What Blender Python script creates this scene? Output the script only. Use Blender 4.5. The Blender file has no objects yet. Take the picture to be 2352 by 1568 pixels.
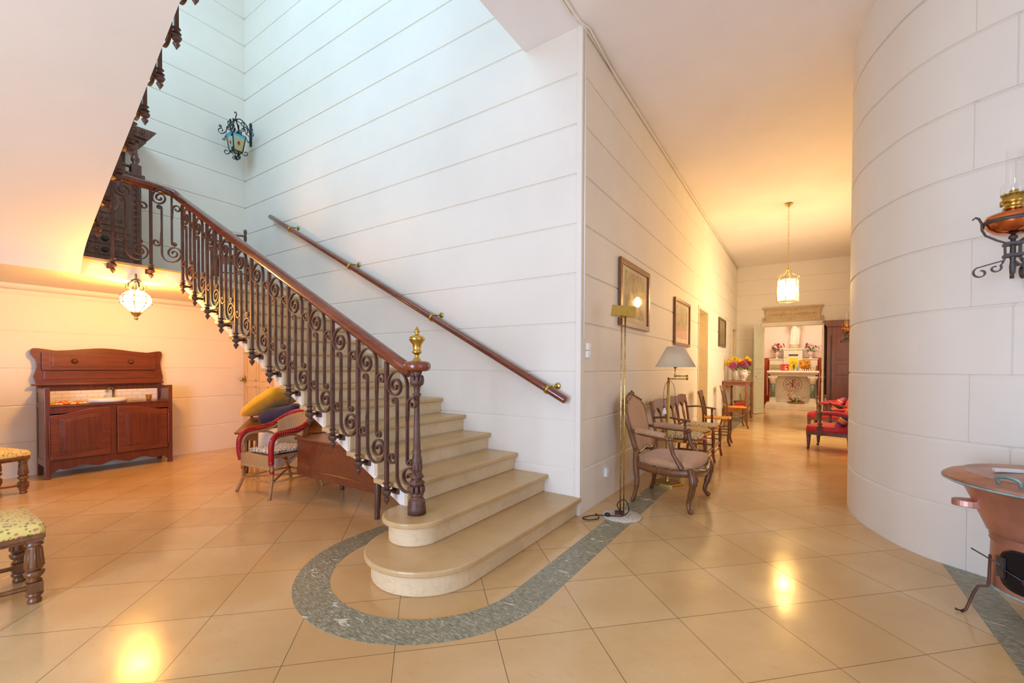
import bpy, math, random
from mathutils import Vector as V, Matrix as Mx
PI=math.pi; sin=math.sin; cos=math.cos
SC=bpy.context.scene; C=SC.collection
random.seed(7)
# ---------------------------------------------------------------- mesh helper
class MB:
    def __init__(s): s.v=[]; s.f=[]; s.sm=[]; s.mi=[]
    def add(s,vs,fs,sm=False,M=None,mi=0):
        n=len(s.v)
        for p in vs:
            p=V(p); s.v.append(tuple(M@p) if M is not None else tuple(p))
        for f in fs: s.f.append([i+n for i in f]); s.sm.append(sm); s.mi.append(mi)
        return s
    def box(s,x0,x1,y0,y1,z0,z1,M=None,mi=0,tx=0,ty=0):
        # tx, ty: inset of the bottom face (taper)
        vs=[(x0+tx,y0+ty,z0),(x1-tx,y0+ty,z0),(x1-tx,y1-ty,z0),(x0+tx,y1-ty,z0),(x0,y0,z1),(x1,y0,z1),(x1,y1,z1),(x0,y1,z1)]
        return s.add(vs,[(0,3,2,1),(4,5,6,7),(0,1,5,4),(1,2,6,5),(2,3,7,6),(3,0,4,7)],False,M,mi)
    def lathe(s,prof,o=(0,0,0),seg=20,M=None,sm=True,mi=0,a0=0,sx=1,sy=1):
        vs=[];fs=[]
        for r,z in prof:
            for k in range(seg):
                a=a0+2*PI*k/seg; vs.append((o[0]+r*sx*cos(a),o[1]+r*sy*sin(a),o[2]+z))
        for i in range(len(prof)-1):
            for k in range(seg):
                a=i*seg+k;b=i*seg+(k+1)%seg; fs.append((a,b,b+seg,a+seg))
        if prof[0][0]>1e-6: fs.append(tuple(reversed(range(seg))))
        if prof[-1][0]>1e-6: fs.append(tuple(range((len(prof)-1)*seg,len(prof)*seg)))
        return s.add(vs,fs,sm,M,mi)
    def tube(s,pts,r,seg=8,closed=False,M=None,mi=0,flat=None,sm=True,cap=True):
        P=[V(p) for p in pts]; n=len(P)
        if not isinstance(r,list): r=[r]*n
        T=[]
        for i in range(n):
            a=P[(i-1)%n] if (closed or i>0) else P[i]; b=P[(i+1)%n] if (closed or i<n-1) else P[i]
            T.append((b-a).normalized())
        up=V((0,0,1)) if abs(T[0].z)<.9 else V((1,0,0))
        if flat is not None: up=V(flat)
        N=(up-T[0]*up.dot(T[0])).normalized(); vs=[];fs=[]
        for i in range(n):
            if flat is not None:
                N=V(flat)-T[i]*V(flat).dot(T[i])
                N=N.normalized() if N.length>1e-5 else V((1,0,0))
            else:
                N=N-T[i]*N.dot(T[i]); N=N.normalized() if N.length>1e-6 else V((1,0,0))
            B=T[i].cross(N)
            ri=r[i]; ra,rb=(ri if hasattr(ri,'__len__') else (ri,ri))
            for k in range(seg):
                a=2*PI*k/seg+(PI/seg if seg==4 else 0)
                vs.append(P[i]+N*(ra*cos(a))+B*(rb*sin(a)))
        m=n if closed else n-1
        for i in range(m):
            for k in range(seg):
                a=i*seg+k;b=i*seg+(k+1)%seg;c=((i+1)%n)*seg+(k+1)%seg;d=((i+1)%n)*seg+k
                fs.append((a,b,c,d))
        if not closed and cap:
            fs.append(tuple(reversed(range(seg)))); fs.append(tuple(range((n-1)*seg,n*seg)))
        return s.add(vs,fs,sm,M,mi)
    def prism(s,poly,a,b,axis=2,M=None,mi=0,sm=False):
        # polygon in the two remaining axes, extruded along axis from a to b
        def mk(p,t):
            if axis==2: return (p[0],p[1],t)
            if axis==1: return (p[0],t,p[1])
            return (t,p[0],p[1])
        n=len(poly); vs=[mk(p,a) for p in poly]+[mk(p,b) for p in poly]
        fs=[tuple(reversed(range(n))),tuple(range(n,2*n))]
        for i in range(n): j=(i+1)%n; fs.append((i,j,j+n,i+n))
        return s.add(vs,fs,sm,M,mi)
    def ribbon(s,pts,ht,y0,y1,M=None,mi=0):
        # flat bar following a curve in the x-z plane
        n=len(pts); vs=[];fs=[]
        for i in range(n):
            a=pts[max(i-1,0)]; b=pts[min(i+1,n-1)]
            tx,tz=b[0]-a[0],b[1]-a[1]; l=math.hypot(tx,tz) or 1; nx,nz=-tz/l*ht,tx/l*ht
            x,z=pts[i]
            vs+=[(x+nx,y0,z+nz),(x+nx,y1,z+nz),(x-nx,y1,z-nz),(x-nx,y0,z-nz)]
        for i in range(n-1):
            for k in range(4):
                a=i*4+k;b=i*4+(k+1)%4; fs.append((a,b,b+4,a+4))
        fs.append((3,2,1,0)); fs.append(tuple(range((n-1)*4,n*4)))
        return s.add(vs,fs,False,M,mi)
    def sweep(s,prof,path,mi=0,caps=True,sm=False):
        # closed profile (d,z) along a plan path; d is measured to the left of travel
        n=len(path); m=len(prof); vs=[];fs=[]
        for i in range(n):
            a=V(path[max(i-1,0)]); b=V(path[i]); c=V(path[min(i+1,n-1)])
            t1=(b-a).normalized() if i>0 else (c-b).normalized(); t2=(c-b).normalized() if i<n-1 else t1
            n1=V((-t1.y,t1.x)); n2=V((-t2.y,t2.x)); nn=(n1+n2); nn=nn.normalized() if nn.length>1e-6 else n1
            k=1/max(.3,nn.dot(n1))
            for d,z in prof: p=b+nn*(d*k); vs.append((p.x,p.y,z))
        for i in range(n-1):
            for j in range(m):
                a=i*m+j;b=i*m+(j+1)%m; fs.append((a,a+m,b+m,b))
        if caps: fs.append(tuple(range(m))); fs.append(tuple(reversed(range((n-1)*m,n*m))))
        return s.add(vs,fs,sm,None,mi)
    def grid(s,fn,nu,nv,sm=True,M=None,mi=0,closeu=False):
        vs=[fn(i/(nu if closeu else nu-1),j/(nv-1)) for i in range(nu) for j in range(nv)]; fs=[]
        for i in range(nu if closeu else nu-1):
            for j in range(nv-1):
                a=i*nv+j; b=((i+1)%nu)*nv+j; fs.append((a,b,b+1,a+1))
        return s.add(vs,fs,sm,M,mi)
    def ball(s,c,r,seg=14,rings=8,M=None,mi=0,sz=(1,1,1),sm=True,p=1.0):
        vs=[];fs=[]
        f=lambda t:math.copysign(abs(t)**p,t)
        for i in range(rings+1):
            b=-PI/2+PI*i/rings
            for k in range(seg):
                a=2*PI*k/seg; vs.append((c[0]+r*sz[0]*f(cos(b))*f(cos(a)),c[1]+r*sz[1]*f(cos(b))*f(sin(a)),c[2]+r*sz[2]*f(sin(b))))
        for i in range(rings):
            for k in range(seg):
                a=i*seg+k;b=i*seg+(k+1)%seg; fs.append((a,b,b+seg,a+seg))
        return s.add(vs,fs,sm,M,mi)
def link(o,parent=None):
    C.objects.link(o)
    if parent is not None: o.parent=parent
    return o
def obj(name,mb,mats,parent=None,bevel=0,seg=2,loc=None,rot=None,sub=0,weld=0):
    me=bpy.data.meshes.new(name); me.from_pydata(mb.v,[],mb.f)
    me.polygons.foreach_set('use_smooth',mb.sm); me.polygons.foreach_set('material_index',mb.mi)
    for m in (mats if isinstance(mats,(list,tuple)) else [mats]): me.materials.append(m)
    me.update()
    import bmesh
    bm=bmesh.new(); bm.from_mesh(me); bmesh.ops.recalc_face_normals(bm,faces=bm.faces)
    bm.to_mesh(me); bm.free()
    o=link(bpy.data.objects.new(name,me),parent)
    if loc: o.location=loc
    if rot: o.rotation_euler=rot
    if bevel:
        b=o.modifiers.new('bevel','BEVEL'); b.width=bevel; b.segments=seg; b.limit_method='ANGLE'; b.angle_limit=.7
    if sub:
        b=o.modifiers.new('sub','SUBSURF'); b.levels=sub; b.render_levels=sub
    return o
def tag(o,label,cat,group=None):
    o['label']=label; o['category']=cat
    if group: o['group']=group
    return o
def thing(name,label,cat,loc=(0,0,0),rz=0,group=None):
    o=link(bpy.data.objects.new(name,None)); o.location=loc; o.rotation_euler=(0,0,rz); o.empty_display_size=.1
    return tag(o,label,cat,group)
def struct(name,mb,m,bevel=0,parent=None):
    o=obj(name,mb,m,parent,bevel); o['kind']='structure'; return o
def copy_tree(o,parent=None):
    c=o.copy(); C.objects.link(c)
    if parent is not None: c.parent=parent
    for ch in list(o.children): copy_tree(ch,c)
    return c
def dup(o,loc,rz,label,group=None):
    c=copy_tree(o); c.location=loc; c.rotation_euler=(0,0,rz); c['label']=label
    if group: c['group']=group
    return c
def T(x,y,z,rx=0,ry=0,rz=0): return Mx.Translation((x,y,z))@Mx.Rotation(rz,4,'Z')@Mx.Rotation(ry,4,'Y')@Mx.Rotation(rx,4,'X')
def spir(cx,cz,r0,r1,a0,a1,n=28):
    return [(cx+(r0+(r1-r0)*t)*cos(a0+(a1-a0)*t),cz+(r0+(r1-r0)*t)*sin(a0+(a1-a0)*t)) for t in [i/n for i in range(n+1)]]
def cat(P,n=8,closed=False):
    # Catmull-Rom through points
    P=[V(p) for p in P]; out=[]; m=len(P)
    for i in range(m if closed else m-1):
        p0=P[i-1] if (closed or i>0) else P[i]; p1=P[i]; p2=P[(i+1)%m]; p3=P[(i+2)%m] if (closed or i+2<m) else p2
        for k in range(n):
            t=k/n; out.append(.5*((2*p1)+(p2-p0)*t+(2*p0-5*p1+4*p2-p3)*t*t+(3*p1-p0-3*p2+p3)*t**3))
    if not closed: out.append(P[-1])
    return out
# ---------------------------------------------------------------- materials
def L(h):
    h=h.lstrip('#'); r=[int(h[i:i+2],16)/255 for i in (0,2,4)]
    return tuple((c/12.92 if c<=.04045 else ((c+.055)/1.055)**2.4) for c in r)+(1,)
class NT:
    def __init__(s,name):
        s.m=bpy.data.materials.new(name); s.m.use_nodes=True; s.t=s.m.node_tree; s.b=s.t.nodes['Principled BSDF']; s.out=s.t.nodes['Material Output']
    def n(s,k,**kw):
        x=s.t.nodes.new(k)
        for a,b in kw.items():
            if a.startswith('i_'): x.inputs[a[2:].replace('_',' ')].default_value=b
            else: setattr(x,a,b)
        return x
    def l(s,a,b): s.t.links.new(a,b)
    def co(s,scale=(1,1,1),rot=(0,0,0),loc=(0,0,0),kind='Object'):
        c=s.n('ShaderNodeTexCoord'); m=s.n('ShaderNodeMapping'); m.inputs['Scale'].default_value=scale; m.inputs['Rotation'].default_value=rot; m.inputs['Location'].default_value=loc
        s.l(c.outputs[kind],m.inputs[0]); return m.outputs[0]
    def noise(s,v,scale,detail=4,rough=.55,dist=0):
        x=s.n('ShaderNodeTexNoise'); x.inputs['Scale'].default_value=scale; x.inputs['Detail'].default_value=detail; x.inputs['Roughness'].default_value=rough; x.inputs['Distortion'].default_value=dist
        s.l(v,x.inputs['Vector']); return x.outputs['Fac']
    def ramp(s,f,stops,interp='LINEAR'):
        x=s.n('ShaderNodeValToRGB'); cr=x.color_ramp; cr.interpolation=interp
        while len(cr.elements)<len(stops): cr.elements.new(.5)
        for e,(p,c) in zip(cr.elements,stops): e.position=p; e.color=c if len(c)==4 else tuple(c)+(1,)
        s.l(f,x.inputs[0]); return x.outputs[0]
    def mix(s,f,a,b,mode='MIX'):
        x=s.n('ShaderNodeMix',data_type='RGBA',blend_type=mode)
        for sock,val in ((x.inputs['Factor'],f),(x.inputs[6],a),(x.inputs[7],b)):
            if hasattr(val,'links') or hasattr(val,'node'): s.l(val,sock)
            else: sock.default_value=val
        return x.outputs[2]
    def bump(s,h,dist=.002,strength=.5):
        x=s.n('ShaderNodeBump'); x.inputs['Strength'].default_value=strength; x.inputs['Distance'].default_value=dist
        s.l(h,x.inputs['Height']); s.l(x.outputs[0],s.b.inputs['Normal'])
    def fin(s,col=None,rough=.5,metal=0,spec=.5,coat=0):
        if col is not None:
            if hasattr(col,'node'): s.l(col,s.b.inputs['Base Color'])
            else: s.b.inputs['Base Color'].default_value=col
        if hasattr(rough,'node'): s.l(rough,s.b.inputs['Roughness'])
        else: s.b.inputs['Roughness'].default_value=rough
        s.b.inputs['Metallic'].default_value=metal; s.b.inputs['Specular IOR Level'].default_value=spec
        if coat: s.b.inputs['Coat Weight'].default_value=coat; s.b.inputs['Coat Roughness'].default_value=.12
        return s.m
def dk(c,k): return (c[0]*k,c[1]*k,c[2]*k,1)
def plain(name,h,rough=.5,metal=0,var=.12,scale=6,bump=0,bscale=90,spec=.5,coat=0):
    m=NT(name); v=m.co(); c=L(h)
    f=m.noise(v,scale); col=m.ramp(f,[(.3,dk(c,1-var)),(.7,dk(c,1+var))])
    if bump: m.bump(m.noise(v,bscale,3),bump)
    return m.fin(col,rough,metal,spec,coat)
def wood(name,h1,h2,rough=.35,axis=0,scale=3,coat=.25):
    m=NT(name); s=[28,28,28]; s[axis]=1.6; v=m.co(tuple(x*scale/3 for x in s))
    f=m.noise(v,1.2,6,.62,1.2); col=m.ramp(f,[(.28,L(h1)),(.72,L(h2))])
    v2=m.co((2.2,2.2,2.2)); f2=m.noise(v2,1.3,2); col=m.mix(m.ramp(f2,[(.3,(0,0,0,1)),(.8,(.35,.35,.35,1))]),col,dk(L(h1),.7))
    m.bump(f,.0008,.4); return m.fin(col,rough,0,.5,coat)
def glassy(name,tint=(1,1,1,1),refl=.12):
    m=NT(name); t=m.n('ShaderNodeBsdfTransparent'); t.inputs[0].default_value=tint
    g=m.n('ShaderNodeBsdfGlossy'); g.inputs['Roughness'].default_value=.03
    lw=m.n('ShaderNodeLayerWeight'); lw.inputs['Blend'].default_value=.5; pw=m.n('ShaderNodeMath',operation='POWER'); m.l(lw.outputs['Facing'],pw.inputs[0]); pw.inputs[1].default_value=4; ml=m.n('ShaderNodeMath',operation='MULTIPLY_ADD'); m.l(pw.outputs[0],ml.inputs[0]); ml.inputs[1].default_value=.6; ml.inputs[2].default_value=refl*.4
    x=m.n('ShaderNodeMixShader'); m.l(ml.outputs[0],x.inputs[0]); m.l(t.outputs[0],x.inputs[1]); m.l(g.outputs[0],x.inputs[2]); m.l(x.outputs[0],m.out.inputs[0]); return m.m
def emis(name,c,st):
    m=NT(name); m.b.inputs['Base Color'].default_value=(.8,.8,.8,1); m.b.inputs['Emission Color'].default_value=c; m.b.inputs['Emission Strength'].default_value=st; return m.m
def mk_plaster(name,h,stain=.10):
    m=NT(name); v=m.co(); c=L(h)
    f=m.noise(v,.9,5,.6); col=m.ramp(f,[(.3,dk(c,.95)),(.7,dk(c,1.03))])
    f3=m.noise(v,14,3,.7); col=m.mix(m.ramp(f3,[(.66,(0,0,0,1)),(.8,(stain,stain,stain,1))]),col,L('#b9a88c'))
    m.bump(m.noise(v,55,4,.6),.0012,.35); return m.fin(col,.62,0,.35)
PLASTER=mk_plaster('wall_plaster','#f0e8d8'); CEIL=mk_plaster('ceiling_plaster','#f6efe7'); STRING=mk_plaster('string_plaster','#ebe4d6',.3)
def mk_stone(name,h,veins=.25,rough=.32):
    m=NT(name); v=m.co((1,1,1)); c=L(h)
    f=m.noise(v,2.3,6,.62,.6); col=m.ramp(f,[(.25,dk(c,.8)),(.5,c),(.78,dk(c,1.12))])
    v2=m.co((9,26,26),(0,0,.5)); f2=m.noise(v2,1.2,5,.7,.4); col=m.mix(m.ramp(f2,[(.52,(0,0,0,1)),(.7,(veins,veins,veins,1))]),col,L('#a8854f'))
    m.bump(f2,.0006,.3); return m.fin(col,rough,0,.5)
STEP=mk_stone('step_limestone','#c6a472',.3,.3); RISER=mk_stone('riser_limestone','#dcc49a',.28,.5)
def mk_floor():
    m=NT('floor_limestone'); p=.475
    # slabs laid on the diagonal; joints follow x+y and x-y
    v=m.co((1,1,1),(0,0,PI/4))   # rotated x = (x-y)/sqrt2, y = (x+y)/sqrt2
    mp=m.n('ShaderNodeMapping'); mp.inputs['Location'].default_value=(2.02+p*20,-.34+p*20,0); m.l(v,mp.inputs[0])
    b=m.n('ShaderNodeTexBrick',offset=0,squash=1); b.inputs['Scale'].default_value=1; b.inputs['Brick Width'].default_value=p; b.inputs['Row Height'].default_value=p
    b.inputs['Mortar Size'].default_value=.0022; b.inputs['Mortar Smooth'].default_value=.3; b.inputs['Bias'].default_value=0
    b.inputs['Color1'].default_value=L('#d0aa72'); b.inputs['Color2'].default_value=L('#e0c190'); b.inputs['Mortar'].default_value=L('#74583a'); m.l(mp.outputs[0],b.inputs['Vector'])
    v1=m.co((1,1,1)); f=m.noise(v1,1.7,6,.6,.5); col=m.mix(.55,b.outputs['Color'],m.ramp(f,[(.25,L('#c39c64')),(.55,L('#d7b582')),(.8,L('#e4cda5'))]),'MIX')
    v2=m.co((14,40,20),(0,0,.78)); f2=m.noise(v2,.8,5,.7,.6); col=m.mix(m.ramp(f2,[(.55,(0,0,0,1)),(.75,(.3,.3,.3,1))]),col,L('#b98a4c'))
    f3=m.noise(v1,21,3,.8); col=m.mix(m.ramp(m.noise(v1,.55,3,.5),[(.42,(0,0,0,1)),(.62,(.55,.55,.55,1))]),col,L('#b98c50'))
    col=m.mix(b.outputs['Fac'],col,L('#7b5f40'))
    rr=m.ramp(m.noise(v1,3.2,4,.6),[(.3,(.12,.12,.12,1)),(.7,(.24,.24,.24,1))])
    h=m.n('ShaderNodeMath',operation='MULTIPLY_ADD'); m.l(b.outputs['Fac'],h.inputs[0]); h.inputs[1].default_value=-1.2; m.l(m.noise(v1,6,3),h.inputs[2]); m.bump(h.outputs[0],.0012,.35)
    return m.fin(col,rr,0,.5)
FLOOR=mk_floor()
def mk_marble():
    m=NT('green_marble'); v=m.co((30,110,60),(0,0,.9)); f=m.noise(v,1,5,.75,.7); col=m.ramp(f,[(.36,L('#66654f')),(.52,L('#8d8a70')),(.66,L('#c2bba3'))])
    v2=m.co((5,14,5),(0,0,.4)); f2=m.noise(v2,1,3,.5,1.5); col=m.mix(m.ramp(f2,[(.655,(0,0,0,1)),(.68,(.9,.9,.9,1))]),col,L('#dcd3bb')); return m.fin(col,.3)
MARBLE=mk_marble()
IRON=plain('wrought_iron','#634538',.5,.35,.3,14,.0006,160); IRONG=plain('grey_iron','#5f5a58',.5,.7,.2,20,.0006,120)
BRASS=plain('brass','#c6a654',.28,1,.15,10); BRASSW=plain('worn_brass','#d6b772',.3,1,.35,40,.0006,140); COPPER=plain('copper','#c4968a',.38,.8,.2,5,.0008,30); COPPERB=plain('bright_copper','#d8804f',.2,1,.1,5)
RAILW=wood('mahogany_rail','#5a2413','#8e4526',.22,0,1.5,.6); MAHOG=wood('mahogany','#572311','#833f1f',.35,1,3,.4); MAHOGZ=wood('mahogany_upright','#4e1f0f','#773819',.35,2,3,.4)
WALNUT=wood('walnut','#593316','#8d592c',.36,2,4,.3); DARKW=wood('dark_oak','#472a1d','#7a5039',.38,2,3,.25); CHERRY=wood('cherry','#7d4019','#b06a33',.33,2,4,.35); ARMW=wood('armoire_oak','#5e2e18','#8d4d2a',.4,2,2,.2)
WHITEP=plain('white_paint','#efece2',.4,0,.03); CREAMP=plain('cream_paint','#e8dcc0',.45,0,.05); PALEGREEN=plain('pale_green_paint','#e2e6cc',.42,0,.04); BEIGEP=plain('beige_door_paint','#dfbf92',.5,0,.05)
BLACK=plain('black_rubber','#15161a',.5,0,.1); GLASS=glassy('clear_glass'); CARVED=plain('carved_stone','#cdb48c',.7,0,.12,14,.004,60)
# ---------------------------------------------------------------- camera
f_px=995.986; yaw,pit,rol=[math.radians(a) for a in (33.671,-.8271,.24476)]
s_,c_=sin(yaw),cos(yaw); F=V((-s_,c_,0)); Rt=V((c_,s_,0)); U=V((0,0,1))
F2=F*cos(pit)+U*sin(pit); U2=U*cos(pit)-F*sin(pit); R2=Rt*cos(rol)+U2*sin(rol); U3=U2*cos(rol)-Rt*sin(rol)
cd=bpy.data.cameras.new('camera'); cam=bpy.data.objects.new('camera',cd); C.objects.link(cam)
cam.matrix_world=Mx(((R2.x,U3.x,-F2.x,0),(R2.y,U3.y,-F2.y,0),(R2.z,U3.z,-F2.z,1.3),(0,0,0,1)))
cd.sensor_width=36; cd.lens=f_px/2352*36; cd.shift_y=(856.967-784)/2352; cd.clip_start=.05; SC.camera=cam
# ---------------------------------------------------------------- shell
GZ=[.40+.4325*k for k in range(18)]
def prof(z0,z1,th=.16,zs=GZ):
    p=[(0,z0)]
    for g in zs:
        if z0+.03<g<z1-.01: p+=[(0,g-.022),(-.011,g-.004),(-.011,g),(0,g+.002)]
    return p+[(0,z1),(-th,z1),(-th,z0)]
XW=-7.53; YW=3.478; ZC=4.26; YE=14.45
def wall(name,segs,m=PLASTER):
    b=MB()
    for pr,path in segs: b.sweep(pr,path)
    return struct(name,b,m)
b=MB(); b.box(-9.5,4.2,-3.2,18.2,-.12,0); struct('floor',b,FLOOR)
wall('wall_rear',[(prof(0,8),[(-1.61,YW),(XW-.16,YW)])])
wall('wall_left',[(prof(0,8),[(XW,YW),(XW,-2.6)])])
b=MB(); b.sweep(prof(0,ZC),[(-1.6,YE),(-1.6,14.25)]); b.sweep(prof(2.40,ZC),[(-1.6,14.25),(-1.6,13.38)]); b.sweep(prof(0,ZC),[(-1.6,13.38),(-1.6,9.63)])
b.sweep(prof(2.43,ZC),[(-1.6,9.63),(-1.6,8.66)]); b.sweep(prof(0,ZC),[(-1.6,8.66),(-1.6,YW+.012)]); struct('wall_corridor',b,PLASTER)
b=MB(); b.sweep(prof(0,ZC),[(2.3,YE),(.49,YE)]); b.sweep(prof(2.5,ZC),[(.49,YE),(-.9,YE)]); b.sweep(prof(0,ZC),[(-.9,YE),(-1.76,YE)]); struct('wall_end',b,PLASTER)
# big rounded corner: every course is swept along the plan, with staggered upright joints cut in
base=[(2.9,3.72),(2.2,3.725),(1.7,3.74),(1.35,3.77),(1.08,3.835),(.90,3.93),(.735,4.06),(.60,4.245),(.485,4.52),(.44,4.66),(.40,4.85),(.383,5.09),(.395,5.4),(.46,5.75),(.62,6.1),(.95,6.35),(1.35,6.42)]
plan=[V((p.x,p.y)) for p in cat([(x,y,0) for x,y in base],10)]
cum=[0]
for i in range(1,len(plan)): cum.append(cum[-1]+(plan[i]-plan[i-1]).length)
def at_len(s):
    for i in range(1,len(plan)):
        if cum[i]>=s:
            t=(s-cum[i-1])/(cum[i]-cum[i-1]); return plan[i-1].lerp(plan[i],t),(plan[i]-plan[i-1]).normalized()
    return plan[-1],(plan[-1]-plan[-2]).normalized()
def len_of(p): return min(range(len(plan)),key=lambda i:(plan[i]-V(p)).length)
s0=cum[len_of((.90,3.93))]; s1=cum[len_of((1.06,3.84))]
b=MB(); zz=[0]+[g for g in GZ if g<ZC-.05]+[ZC]
for k in range(len(zz)-1):
    js=[(s0 if k%2==0 else s1)+.82*q for q in range(-2,1)]
    stops=[]
    for i in range(len(plan)):
        if not any(abs(cum[i]-j)<.006 for j in js): stops.append((cum[i],0))
    for j in js:
        if j>.05: stops+=[(j-.004,0),(j-.0025,-.006),(j+.0025,-.006),(j+.004,0)]
    stops.sort(); path=[]
    for s,d in stops:
        p,t=at_len(s); path.append((p.x-t.y*d,p.y+t.x*d))
    z0,z1=zz[k],zz[k+1]
    pr=[(0,z0+(.002 if k else 0)),(0,z1-.022),(-.011,z1-.004),(-.011,z1),(-.011,z1+.0021),(-.12,z1+.0021),(-.12,z0)]
    if k==len(zz)-2: pr=[(0,z0+.002),(0,z1),(-.12,z1),(-.12,z0)]
    elif k: pr=[(-.011,z0),]+pr[0:4]+pr[5:6]+[(-.12,z0)]
    b.sweep(pr,path)
struct('wall_tower',b,PLASTER)
WR=1.35
b=MB(); b.sweep(prof(0,.9),[(WR,6.35),(WR,12.9)]); b.sweep(prof(0,ZC),[(WR,6.35),(WR,9.2)]); b.sweep(prof(2.7,ZC),[(WR,9.2),(WR,11.6)]); b.sweep(prof(0,ZC),[(WR,11.6),(WR,12.9)])
b.sweep(prof(0,ZC),[(WR+.16,12.9),(2.3,12.9)][::-1]); b.sweep(prof(0,ZC),[(2.15,12.9),(2.15,YE)]); struct('wall_right',b,PLASTER)
def window(name,M,w,h,nx,nz,mat=WHITEP):
    # frame in local x-z, opening w x h from z=0
    b=MB()
    for x in (0,w-.07): b.box(x,x+.07,-.04,.04,0,h,M)
    for z in (0,h-.07): b.box(0,w,-.04,.04,z,z+.07,M)
    for i in range(1,nx): b.box(w*i/nx-.025,w*i/nx+.025,-.03,.03,0,h,M)
    for i in range(1,nz): b.box(0,w,-.015,.015,h*i/nz-.015,h*i/nz+.015,M)
    o=struct(name,b,mat); g=MB(); g.box(.05,w-.05,-.003,.003,.05,h-.05,M); p=obj('pane',g,GLASS,o); return o
window('window_1',T(WR+.08,9.2,.9,0,0,PI/2),2.4,1.8,4,3)
# hall behind the camera: front wall with openings added for light, glazed right-hand wall
YF=-2.6; XR=2.9
wall('wall_front',[(prof(0,ZC),[(XW-.16,YF),(-5.4,YF)]),(prof(3.3,ZC),[(-5.4,YF),(-3.0,YF)]),(prof(0,.9),[(-5.4,YF),(-3.0,YF)]),(prof(0,ZC),[(-3.0,YF),(-2.6,YF)]),(prof(2.7,ZC),[(-2.6,YF),(-.6,YF)]),(prof(0,ZC),[(-.6,YF),(XR+.16,YF)])])
wall('wall_side',[(prof(0,ZC),[(XR,YF),(XR,-.5)]),(prof(2.9,ZC),[(XR,-.5),(XR,1.8)]),(prof(0,ZC),[(XR,1.8),(XR,3.72)])])
window('fill_window_3',T(-5.4,YF-.08,.9),2.4,2.4,4,4)  # added window, put in to give the hall neutral fill
window('door_7',T(-2.6,YF-.08,0),2.0,2.7,4,5)  # added glazed door, placed so its light reaches the rounded wall
window('door_2',T(XR+.08,-.5,0,0,0,PI/2),2.3,2.9,4,5)
# ceilings, stairwell opening X -7.53..-2.19, Y -.13..3.478
b=MB(); b.box(-1.62,4,-2.76,YE+.16,ZC,ZC+.24); b.box(XW-.16,-1.62,-2.76,-.13,ZC,ZC+.24); struct('ceiling',b,CEIL)
b=MB(); b.box(-2.19,-1.62,-.13,YW+.02,ZC-.012,ZC+.24); struct('trim_1',b,CEIL,.006)
b=MB(); b.box(XW-.16,.4,-2.76,YW+.16,8,8.15); struct('ceiling_upper',b,CEIL)
b=MB(); b.sweep(prof(ZC,8),[(XW,-.13),(-6.4,-.13)]); b.sweep(prof(ZC,5.0),[(-6.4,-.13),(-3.0,-.13)]); b.sweep(prof(7.5,8),[(-6.4,-.13),(-3.0,-.13)]); b.sweep(prof(ZC,8),[(-3.0,-.13),(.4,-.13)]); struct('wall_upper_front',b,PLASTER)
b=MB(); b.sweep(prof(4.5,8),[(.3,-.2),(.3,YW+.1)]); b.sweep(prof(4.5,8),[(.3,YW),(-1.66,YW)]); struct('wall_upper_right',b,PLASTER)
window('window_2',T(-6.4,-.21,5.0),3.4,2.5,6,4)
# corner bead, pipes along the ceiling edge, plinth of the corner
b=MB(); b.box(-1.642,-1.594,YW-.012,YW+.05,0,ZC); struct('trim_2',b,PLASTER,.004)
b=MB()
for d,r in ((0,.011),(.028,.008)):
    b.tube([(-1.60-d,-1.5,ZC-.026),(-1.60-d,1.5,ZC-.026),(-1.60-d,3.3,ZC-.026),(-1.585+d,3.52,ZC-.03),(-1.588+d*.3,4.2,ZC-.02-d),(-1.588+d*.3,9,ZC-.02-d),(-1.588,14.4,ZC-.02-d)],r,6)
b.tube([(-1.578,3.50,ZC-.05),(-1.578,3.50,1.55)],.007,6); struct('trim_3',b,PLASTER)
# marble bands let into the floor
b=MB()
def band(pts_o,pts_i): 
    n=len(pts_o); vs=[(x,y,-.01) for x,y in pts_o+pts_i]+[(x,y,.0015) for x,y in pts_o+pts_i]; fs=[]
    for i in range(n-1):
        o0,o1,i0,i1=i,i+1,n+i,n+i+1; m=2*n
        fs+=[(m+o0,m+o1,m+i1,m+i0),(o0,o1,m+o1,m+o0),(i1,i0,m+i0,m+i1)]
    b.add(vs,fs)
A=[PI+PI*k/48 for k in range(49)]
band([(-2.835,2.6)]+[(-2.0+.835*cos(a),2.08+.835*sin(a)) for a in A]+[(-1.165,8),(-1.165,14.3)],[(-2.63,2.6)]+[(-2.0+.63*cos(a),2.08+.63*sin(a)) for a in A]+[(-1.37,8),(-1.37,14.3)])
band([(.80,-2.5),(.80,4.3)],[(.975,-2.5),(.975,4.3)])
struct('trim_4',b,MARBLE)
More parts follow.
